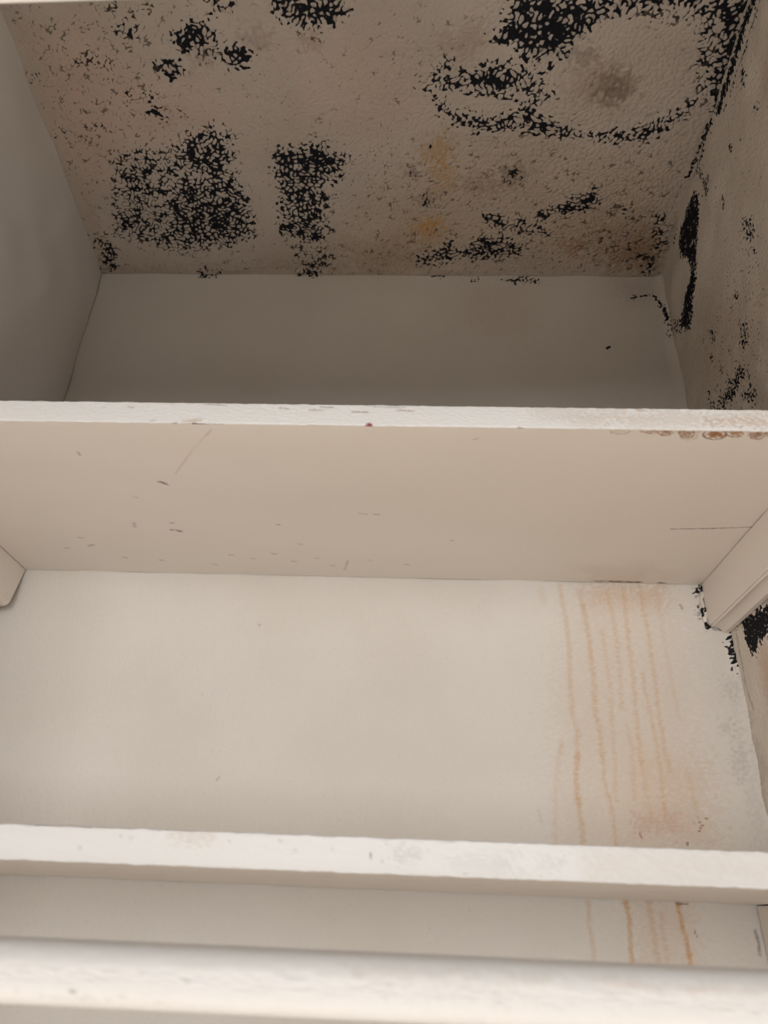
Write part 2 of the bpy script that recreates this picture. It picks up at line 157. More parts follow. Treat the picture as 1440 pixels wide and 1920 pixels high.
RIGHT_MARKS = [
    ('p','tan',0.25,0.0359,0,[(-0.1155,2.2484),(-0.2463,2.1375),(-0.1863,2.0367),(-0.0191,2.156)]),
    ('p','pink',0.4,0.01016,0,[(-0.06,1.8392),(-0.1399,1.8209),(-0.0759,1.6945),(-0.0444,1.7979)]),
    ('p','pink',0.35,0.00614,0,[(-0.3569,2.2963),(-0.3538,2.2936),(-0.3499,2.2934),(-0.3461,2.2958),(-0.3432,2.3005),(-0.3416,2.3064),(-0.3418,2.3124),(-0.3437,2.3173),(-0.347,2.32),(-0.3509,2.32),(-0.3547,2.3174),(-0.3576,2.3127),(-0.3591,2.3069),(-0.3588,2.301)]),
    ('p','grey',0.3,0.01182,0,[(-0.0014,1.7708),(0.0043,1.7616),(0.0109,1.7545),(0.0172,1.7511),(0.0218,1.7519),(0.0238,1.757),(0.0229,1.7653),(0.0191,1.7752),(0.0132,1.7846),(0.0064,1.7917),(0.0002,1.795),(-0.0043,1.7939),(-0.0062,1.7887),(-0.0052,1.7805)]),
    ('p','grey',0.25,0.01127,0,[(0.0156,1.7966),(-0.0255,1.7302),(0.0113,1.6571),(0.0124,1.7058)]),
    ('p','mold',0.06,0.01905,0,[(-0.2914,2.4781),(-0.3904,2.3563),(-0.1863,2.0367),(-0.0345,2.145),(-0.0458,2.2433),(-0.1679,2.3315)]),
    ('p','mold',0.14,0.02204,0,[(-0.2167,2.2584),(-0.2782,2.1886),(-0.1863,2.0367),(-0.0492,2.1345),(-0.1284,2.2038)]),
    ('l','mold',0.97,0.00359,0.01077,[(-0.3779,2.3869),(-0.3215,2.3883),(-0.2694,2.386),(-0.2593,2.3881)]),
    ('l','mold',0.55,0.00255,0.00425,[(-0.3846,2.3717),(-0.3329,2.3693),(-0.2712,2.3724)]),
    ('l','mold',0.95,0.00435,0.00978,[(-0.2368,2.3963),(-0.1905,2.4052),(-0.1581,2.4066)]),
    ('l','mold',0.6,0.00437,0.00983,[(-0.2056,2.3944),(-0.171,2.3971)]),
    ('p','mold',0.55,0.0042,0,[(-0.1959,2.3421),(-0.1918,2.3402),(-0.1869,2.3407),(-0.1823,2.3435),(-0.1787,2.3481),(-0.1769,2.3536),(-0.1774,2.3589),(-0.18,2.3629),(-0.1842,2.3647),(-0.1892,2.3641),(-0.1939,2.3611),(-0.1973,2.3565),(-0.199,2.3511),(-0.1984,2.346)]),
    ('p','mold',0.4,0.00434,0,[(-0.1892,2.3735),(-0.1859,2.372),(-0.1822,2.3724),(-0.1786,2.3745),(-0.176,2.378),(-0.1748,2.3822),(-0.1753,2.3862),(-0.1774,2.3893),(-0.1807,2.3907),(-0.1846,2.3903),(-0.1881,2.388),(-0.1907,2.3845),(-0.1918,2.3804),(-0.1913,2.3765)]),
    ('p','mold',0.55,0.00339,0,[(-0.3252,2.3424),(-0.3222,2.3395),(-0.319,2.3385),(-0.316,2.3398),(-0.314,2.3429),(-0.3132,2.3475),(-0.3139,2.3524),(-0.316,2.3568),(-0.319,2.3597),(-0.3223,2.3605),(-0.3253,2.3592),(-0.3273,2.356),(-0.328,2.3515),(-0.3272,2.3466)]),
    ('p','mold',0.7,0.00182,0,[(-0.2626,2.3204),(-0.2612,2.3192),(-0.2596,2.319),(-0.2581,2.3197),(-0.2568,2.3214),(-0.2562,2.3236),(-0.2563,2.3259),(-0.2571,2.3278),(-0.2584,2.329),(-0.26,2.3292),(-0.2616,2.3284),(-0.2628,2.3268),(-0.2634,2.3246),(-0.2633,2.3223)]),
    ('p','mold',0.4,0.00192,0,[(-0.2161,2.2988),(-0.2146,2.2973),(-0.2128,2.2969),(-0.211,2.2975),(-0.2096,2.2992),(-0.2088,2.3016),(-0.2089,2.3041),(-0.2099,2.3064),(-0.2114,2.3078),(-0.2132,2.3083),(-0.215,2.3076),(-0.2164,2.3059),(-0.2171,2.3036),(-0.217,2.301)]),
    ('p','mold',0.4,0.00173,0,[(-0.2827,2.3056),(-0.2817,2.3048),(-0.2804,2.3049),(-0.279,2.3058),(-0.2779,2.3073),(-0.2772,2.3092),(-0.2771,2.3111),(-0.2776,2.3126),(-0.2786,2.3134),(-0.2799,2.3133),(-0.2813,2.3124),(-0.2824,2.3109),(-0.2831,2.309),(-0.2832,2.3071)]),
    ('p','mold',0.35,0.00172,0,[(-0.2664,2.2714),(-0.265,2.27),(-0.2634,2.2696),(-0.2618,2.2701),(-0.2607,2.2716),(-0.2601,2.2737),(-0.2603,2.276),(-0.2612,2.2781),(-0.2626,2.2795),(-0.2642,2.2799),(-0.2657,2.2793),(-0.2669,2.2779),(-0.2674,2.2758),(-0.2673,2.2735)]),
    ('p','mold',0.4,0.0019,0,[(-0.2143,2.2876),(-0.2128,2.2861),(-0.2109,2.2856),(-0.2092,2.2862),(-0.2078,2.2879),(-0.207,2.2902),(-0.2071,2.2927),(-0.208,2.2949),(-0.2096,2.2964),(-0.2114,2.2969),(-0.2132,2.2962),(-0.2146,2.2946),(-0.2153,2.2923),(-0.2152,2.2898)]),
    ('p','mold',0.5,0.00419,0,[(-0.2529,2.2082),(-0.2494,2.2051),(-0.2446,2.2046),(-0.2395,2.207),(-0.2351,2.2118),(-0.2322,2.2181),(-0.2316,2.2247),(-0.2334,2.2301),(-0.2371,2.2333),(-0.2421,2.2336),(-0.2473,2.231),(-0.2516,2.226),(-0.2542,2.2198),(-0.2547,2.2134)]),
    ('p','mold',0.4,0.00242,0,[(-0.3229,2.2995),(-0.3211,2.2979),(-0.319,2.2977),(-0.3168,2.2989),(-0.3152,2.3013),(-0.3143,2.3045),(-0.3145,2.3077),(-0.3156,2.3104),(-0.3174,2.312),(-0.3196,2.3122),(-0.3217,2.311),(-0.3234,2.3085),(-0.3242,2.3054),(-0.324,2.3022)]),
    ('p','mold',0.4,0.00246,0,[(-0.2433,2.1905),(-0.2415,2.1886),(-0.2393,2.1878),(-0.2373,2.1883),(-0.2357,2.1899),(-0.2349,2.1925),(-0.2351,2.1954),(-0.2362,2.1981),(-0.238,2.2),(-0.2402,2.2008),(-0.2422,2.2003),(-0.2438,2.1986),(-0.2446,2.1961),(-0.2444,2.1932)]),
    ('p','mold',0.5,0.00178,0,[(-0.1865,2.1808),(-0.1852,2.1794),(-0.1836,2.1789),(-0.1819,2.1794),(-0.1805,2.1807),(-0.1797,2.1826),(-0.1796,2.1848),(-0.1803,2.1867),(-0.1816,2.1881),(-0.1833,2.1886),(-0.185,2.1881),(-0.1864,2.1868),(-0.1872,2.1849),(-0.1872,2.1827)]),
    ('p','mold',0.93,0.00351,0,[(-0.1406,2.3803),(-0.1556,2.3812),(-0.1658,2.3686),(-0.1529,2.349),(-0.1245,2.3083),(-0.1084,2.2896),(-0.083,2.2706),(-0.0615,2.2538),(-0.0391,2.2648),(-0.0294,2.2914),(-0.0571,2.295),(-0.0813,2.2987),(-0.099,2.308),(-0.0996,2.3281),(-0.0804,2.3577),(-0.0836,2.3753),(-0.0989,2.3825),(-0.1237,2.3811)]),
    ('l','mold',0.85,0.00411,0.00958,[(-0.0626,2.4172),(-0.0333,2.4289)]),
    ('l','mold',0.75,0.00387,0.00515,[(-0.0848,2.3983),(-0.0656,2.3948)]),
    ('p','mold',0.6,0.00409,0,[(0.0245,2.3766),(0.0101,2.3482),(-0.0083,2.3011),(-0.0002,2.2824),(0.0125,2.3138),(0.0218,2.3492)]),
    ('p','mold',0.45,0.00502,0,[(-0.0126,2.3084),(-0.0452,2.2835),(-0.0315,2.2688),(-0.0055,2.2869)]),
    ('p','mold',0.55,0.00401,0,[(-0.0745,2.1444),(-0.0788,2.1284),(-0.0838,2.1113),(-0.0666,2.1236)]),
    ('p','mold',0.62,0.00451,0,[(-0.0902,2.1067),(-0.0986,2.1152),(-0.1225,2.1177),(-0.147,2.1173),(-0.1626,2.1119),(-0.1623,2.1009),(-0.1389,2.098),(-0.122,2.0966),(-0.1075,2.0943)]),
    ('p','mold',0.55,0.00417,0,[(-0.1715,2.0668),(-0.1685,2.065),(-0.1633,2.0656),(-0.1569,2.0685),(-0.1505,2.0732),(-0.1453,2.0788),(-0.1425,2.0842),(-0.1427,2.0883),(-0.1459,2.0901),(-0.1514,2.0893),(-0.158,2.0861),(-0.1643,2.0813),(-0.1692,2.0758),(-0.1717,2.0706)]),
    ('p','mold',0.55,0.0034,0,[(-0.1866,2.1294),(-0.1816,2.1252),(-0.1764,2.1229),(-0.1721,2.1229),(-0.1694,2.1253),(-0.169,2.1296),(-0.1709,2.135),(-0.1749,2.1403),(-0.18,2.1446),(-0.1852,2.1468),(-0.1895,2.1467),(-0.1921,2.1442),(-0.1924,2.1399),(-0.1904,2.1347)]),
    ('p','mold',0.42,0.00401,0,[(-0.1244,2.1876),(-0.1213,2.1842),(-0.1173,2.1828),(-0.1132,2.1836),(-0.1098,2.1865),(-0.1078,2.1909),(-0.1076,2.1961),(-0.1093,2.2009),(-0.1125,2.2043),(-0.1166,2.2057),(-0.1207,2.2048),(-0.1241,2.2018),(-0.126,2.1973),(-0.1261,2.1923)]),
    ('l','mold',0.5,0.00317,0.00423,[(-0.0887,2.2106),(-0.0888,2.1967)]),
    ('p','mold',0.45,0.00303,0,[(-0.1038,2.1685),(-0.1019,2.1667),(-0.0994,2.166),(-0.0967,2.1667),(-0.0944,2.1686),(-0.0929,2.1713),(-0.0925,2.1744),(-0.0933,2.1771),(-0.0952,2.179),(-0.0977,2.1796),(-0.1004,2.1789),(-0.1027,2.177),(-0.1042,2.1742),(-0.1046,2.1712)]),
    ('p','mold',0.35,0.00287,0,[(-0.1192,2.1386),(-0.1166,2.1355),(-0.1136,2.1337),(-0.1108,2.1336),(-0.1086,2.1353),(-0.1075,2.1385),(-0.1078,2.1424),(-0.1094,2.1464),(-0.112,2.1496),(-0.115,2.1514),(-0.1179,2.1514),(-0.1201,2.1496),(-0.1211,2.1465),(-0.1207,2.1426)]),
    ('p','mold',0.35,0.00333,0,[(-0.1754,2.0906),(-0.1729,2.0878),(-0.1697,2.0865),(-0.1665,2.087),(-0.1638,2.089),(-0.1622,2.0924),(-0.162,2.0964),(-0.1633,2.1001),(-0.1658,2.1029),(-0.1691,2.1042),(-0.1724,2.1037),(-0.175,2.1015),(-0.1766,2.0982),(-0.1767,2.0943)]),
    ('p','mold',0.4,0.00385,0,[(-0.0756,2.1194),(-0.0985,2.1212),(-0.1084,2.1139),(-0.0928,2.1049)]),
    ('p','mold',0.95,0.00313,0,[(-0.1793,1.8583),(-0.0978,1.8737),(-0.062,1.875),(-0.0199,1.8822),(-0.0096,1.8799),(-0.0334,1.8738),(-0.0332,1.8564),(-0.0384,1.8389),(-0.0538,1.8374),(-0.0658,1.8456),(-0.0834,1.8451),(-0.1678,1.8356)]),
    ('l','umber',0.55,0.00127,0.00169,[(-0.0158,1.8741),(-0.0122,1.8174),(-0.016,1.789)]),
]
BACK_MARKS = [
    ('p','plum',0.18,0.01547,0,[(0.7333,2.3957),(0.7914,2.3982),(0.7914,2.3582),(0.7508,2.353)]),
    ('p','tan',0.16,0.03374,0,[(0.516,2.4013),(0.6214,2.3969),(0.6304,2.2991),(0.5647,2.2706),(0.5225,2.3169)]),
    ('p','mold',0.5,0.00262,0,[(0.5776,2.3925),(0.6027,2.3978),(0.6302,2.3939),(0.6245,2.3848),(0.5908,2.3845)]),
    ('p','mold',0.5,0.00265,0,[(0.4962,2.3991),(0.4953,2.3978),(0.4928,2.3967),(0.4892,2.3961),(0.4851,2.396),(0.4815,2.3966),(0.4789,2.3976),(0.478,2.399),(0.4789,2.4003),(0.4814,2.4014),(0.4851,2.402),(0.4892,2.4021),(0.4928,2.4015),(0.4953,2.4004)]),
    ('p','mold',0.35,0.00263,0,[(0.5491,2.3933),(0.548,2.3916),(0.545,2.3901),(0.5408,2.3893),(0.5361,2.3893),(0.5319,2.39),(0.529,2.3914),(0.528,2.3932),(0.529,2.395),(0.532,2.3964),(0.5362,2.3972),(0.541,2.3973),(0.5452,2.3965),(0.5481,2.3951)]),
    ('p','mold',0.6,0.00271,0,[(0.1692,2.3978),(0.168,2.396),(0.1644,2.3945),(0.1589,2.3937),(0.1527,2.3936),(0.1469,2.3944),(0.1428,2.3958),(0.1412,2.3976),(0.1423,2.3994),(0.1459,2.4009),(0.1515,2.4018),(0.1577,2.4018),(0.1634,2.401),(0.1675,2.3996)]),
    ('p','mold',0.5,0.00268,0,[(0.3175,2.3989),(0.3162,2.3971),(0.312,2.3956),(0.3059,2.3947),(0.2991,2.3947),(0.2928,2.3954),(0.2884,2.3969),(0.2868,2.3986),(0.2881,2.4005),(0.2923,2.4019),(0.2984,2.4028),(0.3052,2.4028),(0.3115,2.4021),(0.3159,2.4007)]),
    ('l','mold',0.85,0.00213,0.00425,[(0.755,2.3579),(0.7607,2.3629)]),
    ('l','mold',0.55,0.00213,0.00341,[(0.7605,2.3619),(0.7873,2.3661)]),
    ('l','mold',0.9,0.00201,0.00321,[(0.712,2.2705),(0.7148,2.2706)]),
    ('l','mold',0.8,0.0021,0.0042,[(0.7868,2.3621),(0.7931,2.3436),(0.7971,2.3197)]),
    ('p','mold',0.5,0.00328,0,[(0.7925,2.3388),(0.8016,2.3103),(0.8048,2.2826),(0.7969,2.2917)]),
    ('p','mold',0.62,0.00234,0,[(0.8053,1.8796),(0.8105,1.8767),(0.8096,1.8587),(0.8025,1.831),(0.8008,1.8437),(0.7993,1.8643)]),
    ('p','mold',0.85,0.00175,0,[(0.8026,1.8704),(0.8095,1.8676),(0.8059,1.8438),(0.802,1.8408)]),
    ('p','grey',0.55,0.00247,0,[(0.7741,1.9301),(0.7812,1.9303),(0.7818,1.9194),(0.7757,1.9174)]),
    ('p','grey',0.6,0.00242,0,[(0.7738,1.9053),(0.7832,1.9056),(0.7832,1.8913),(0.7728,1.891)]),
    ('p','mold',0.5,0.00248,0,[(0.7741,1.9301),(0.7812,1.9303),(0.781,1.9213),(0.7749,1.9199)]),
    ('p','mold',0.55,0.00242,0,[(0.7749,1.9047),(0.7829,1.9037),(0.7847,1.8864),(0.7751,1.891)]),
    ('l','black',0.8,0.00121,0.00181,[(0.7824,1.9303),(0.783,1.8974),(0.7881,1.8791),(0.796,1.8781)]),
    ('p','grey',0.17,0.00435,0,[(0.7908,1.7733),(0.7896,1.77),(0.7873,1.7673),(0.7845,1.7658),(0.7816,1.7657),(0.7793,1.7671),(0.7779,1.7697),(0.7778,1.7729),(0.779,1.7762),(0.7813,1.779),(0.7841,1.7805),(0.787,1.7806),(0.7894,1.7792),(0.7907,1.7766)]),
    ('p','grey',0.13,0.00622,0,[(0.798,1.8149),(0.8046,1.6656),(0.7952,1.6559),(0.7902,1.7547)]),
    ('p','grey',0.15,0.00564,0,[(0.8041,1.8151),(0.8023,1.8096),(0.7991,1.8053),(0.7951,1.8028),(0.7912,1.8027),(0.7881,1.8049),(0.7864,1.8092),(0.7864,1.8146),(0.7882,1.82),(0.7914,1.8245),(0.7954,1.827),(0.7994,1.8271),(0.8025,1.8248),(0.8042,1.8205)]),
    ('p','grey',0.14,0.00528,0,[(0.7964,1.7392),(0.7944,1.7314),(0.7915,1.7251),(0.7883,1.7216),(0.7856,1.7215),(0.7836,1.7248),(0.783,1.731),(0.7837,1.7388),(0.7857,1.7468),(0.7886,1.7532),(0.7918,1.7569),(0.7947,1.757),(0.7966,1.7535),(0.7972,1.7471)]),
    ('p','drip',0.2,0.02509,0,[(0.6436,1.9282),(0.7447,1.9307),(0.7559,1.8662),(0.75,1.6543),(0.6059,1.6494),(0.6113,1.8039)]),
    ('p','drip',0.3,0.0111,0,[(0.6557,1.9311),(0.7449,1.932),(0.738,1.9025),(0.6592,1.9037)]),
    ('p','drip',0.2,0.02037,0,[(0.7626,1.6548),(0.6617,1.6513),(0.6831,1.7514),(0.761,1.7381)]),
    ('l','drip',0.302,0.002,0.00515,[(0.6255,1.9265),(0.6278,1.8997),(0.6301,1.8689),(0.6285,1.81),(0.628,1.782),(0.6314,1.7631),(0.63,1.7392)]),
    ('l','drip',0.446,0.00183,0.00522,[(0.6302,1.7418),(0.6271,1.7236),(0.6269,1.6958)]),
    ('l','drip',0.36,0.00175,0.0045,[(0.6271,1.6983),(0.6294,1.6691),(0.6264,1.6524)]),
    ('l','drip',0.36,0.00198,0.00509,[(0.6492,1.9034),(0.6527,1.8634),(0.6532,1.8251),(0.6521,1.7883),(0.6547,1.7638),(0.6551,1.74)]),
    ('l','drip',0.302,0.00179,0.00409,[(0.6551,1.74),(0.6547,1.7193),(0.6574,1.7043),(0.6601,1.6846),(0.6599,1.6536)]),
    ('l','drip',0.252,0.00215,0.00615,[(0.6461,1.9225),(0.6501,1.9003)]),
    ('l','drip',0.259,0.00205,0.0047,[(0.6774,1.9213),(0.6811,1.8886),(0.6826,1.8642),(0.6817,1.8287),(0.6796,1.7891)]),
    ('l','drip',0.216,0.00192,0.00438,[(0.6671,1.8759),(0.6698,1.8169),(0.668,1.7615),(0.6669,1.7352),(0.6642,1.6995)]),
    ('l','drip',0.324,0.002,0.00458,[(0.6957,1.9269),(0.6957,1.889),(0.6947,1.8645),(0.6952,1.8291),(0.6941,1.8006),(0.6935,1.7623),(0.6935,1.736)]),
    ('l','drip',0.252,0.0018,0.00361,[(0.6935,1.736),(0.6941,1.7105),(0.6973,1.6859)]),
    ('l','drip',0.324,0.00199,0.00454,[(0.7147,1.9274),(0.715,1.8957),(0.7172,1.8712),(0.7177,1.8298),(0.7175,1.8069),(0.7179,1.7684),(0.7178,1.7472),(0.7212,1.7291)]),
    ('l','drip',0.288,0.00188,0.0043,[(0.7055,1.8265),(0.7078,1.7955),(0.7106,1.7575),(0.7119,1.7263),(0.7102,1.6863)]),
    ('l','drip',0.216,0.00185,0.00424,[(0.6839,1.7728),(0.6852,1.7462),(0.6825,1.7001)]),
    ('l','drip',0.144,0.00203,0.00406,[(0.7325,1.9278),(0.7331,1.8656),(0.7355,1.8131),(0.7379,1.7799)]),
    ('l','drip',0.18,0.0018,0.00412,[(0.7376,1.7297),(0.7391,1.712),(0.7404,1.6898)]),
    ('l','drip',0.252,0.00188,0.00214,[(0.614,1.7556),(0.6125,1.7428)]),
    ('l','drip',0.216,0.00187,0.00214,[(0.6165,1.7535),(0.6167,1.7414)]),
    ('l','drip',0.158,0.0018,0.00514,[(0.613,1.7492),(0.6058,1.7076),(0.6012,1.6539)]),
    ('l','drip',0.144,0.00216,0.00741,[(0.6043,1.9214),(0.6052,1.9055)]),
    ('l','drip',0.34,0.0016,0.00411,[(0.6292,1.6092),(0.6287,1.5916),(0.6305,1.5745),(0.6297,1.5495)]),
    ('l','drip',0.637,0.0016,0.00411,[(0.6638,1.6104),(0.6656,1.5964),(0.6643,1.5758),(0.6643,1.5508)]),
    ('l','drip',0.51,0.00164,0.00375,[(0.6613,1.6103),(0.6656,1.6052)]),
    ('l','drip',0.34,0.0016,0.00502,[(0.685,1.6112),(0.6862,1.598),(0.6868,1.5724),(0.6875,1.5517)]),
    ('l','drip',0.212,0.00159,0.00453,[(0.6953,1.6006),(0.6955,1.577),(0.696,1.552)]),
    ('l','drip',0.765,0.0016,0.00388,[(0.7115,1.6121),(0.7129,1.5947),(0.7156,1.5735),(0.7163,1.5528)]),
    ('p','drip',0.2,0.00911,0,[(0.6722,1.6107),(0.7262,1.6127),(0.7266,1.5532),(0.6652,1.5509)]),
    ('l','umber',0.9,0.00094,0.00141,[(0.7103,1.6103),(0.721,1.6103)]),
    ('l','umber',0.6,0.00136,0.00227,[(0.7785,1.5907),(0.7798,1.5822),(0.7792,1.5717)]),
    ('l','red',0.85,0.0006,0.00125,[(0.7373,1.6809),(0.7388,1.6805)]),
    ('l','red',0.85,0.0006,0.00125,[(0.742,1.682),(0.7435,1.6816)]),
    ('l','red',0.85,0.0006,0.00125,[(0.7442,1.6792),(0.7456,1.6788)]),
    ('l','red',0.85,0.0006,0.00124,[(0.7403,1.6738),(0.7417,1.6734)]),
    ('l','red',0.85,0.0006,0.00126,[(0.7492,1.6852),(0.7506,1.6848)]),
    ('l','red',0.85,0.0006,0.00126,[(0.7412,1.6864),(0.7426,1.6859)]),
    ('l','red',0.85,0.0006,0.00125,[(0.7422,1.6768),(0.7437,1.6763)]),
    ('l','red',0.8,0.00059,0.00124,[(0.6836,1.67),(0.6856,1.6653)]),
    ('l','umber',0.7,0.00074,0.00123,[(0.7288,1.663),(0.7279,1.6606)]),
    ('l','umber',0.8,0.00055,0.00101,[(0.7231,1.5886),(0.7248,1.584)]),
    ('p','pinkred',0.2,0.00601,0,[(0.6783,1.6862),(0.7224,1.6892),(0.7251,1.6724),(0.6817,1.6709)]),
    ('l','umber',0.45,0.00106,0.00159,[(0.2655,1.7058),(0.2673,1.709)]),
    ('l','brown',0.5,0.00122,0.00244,[(0.7561,1.9074),(0.7577,1.9024)]),
    ('l','umber',0.4,0.00122,0.00183,[(0.289,1.8722),(0.2903,1.871)]),
    ('l','brown',0.14,0.00101,0.00202,[(0.5878,1.6871),(0.5898,1.6774)]),
]
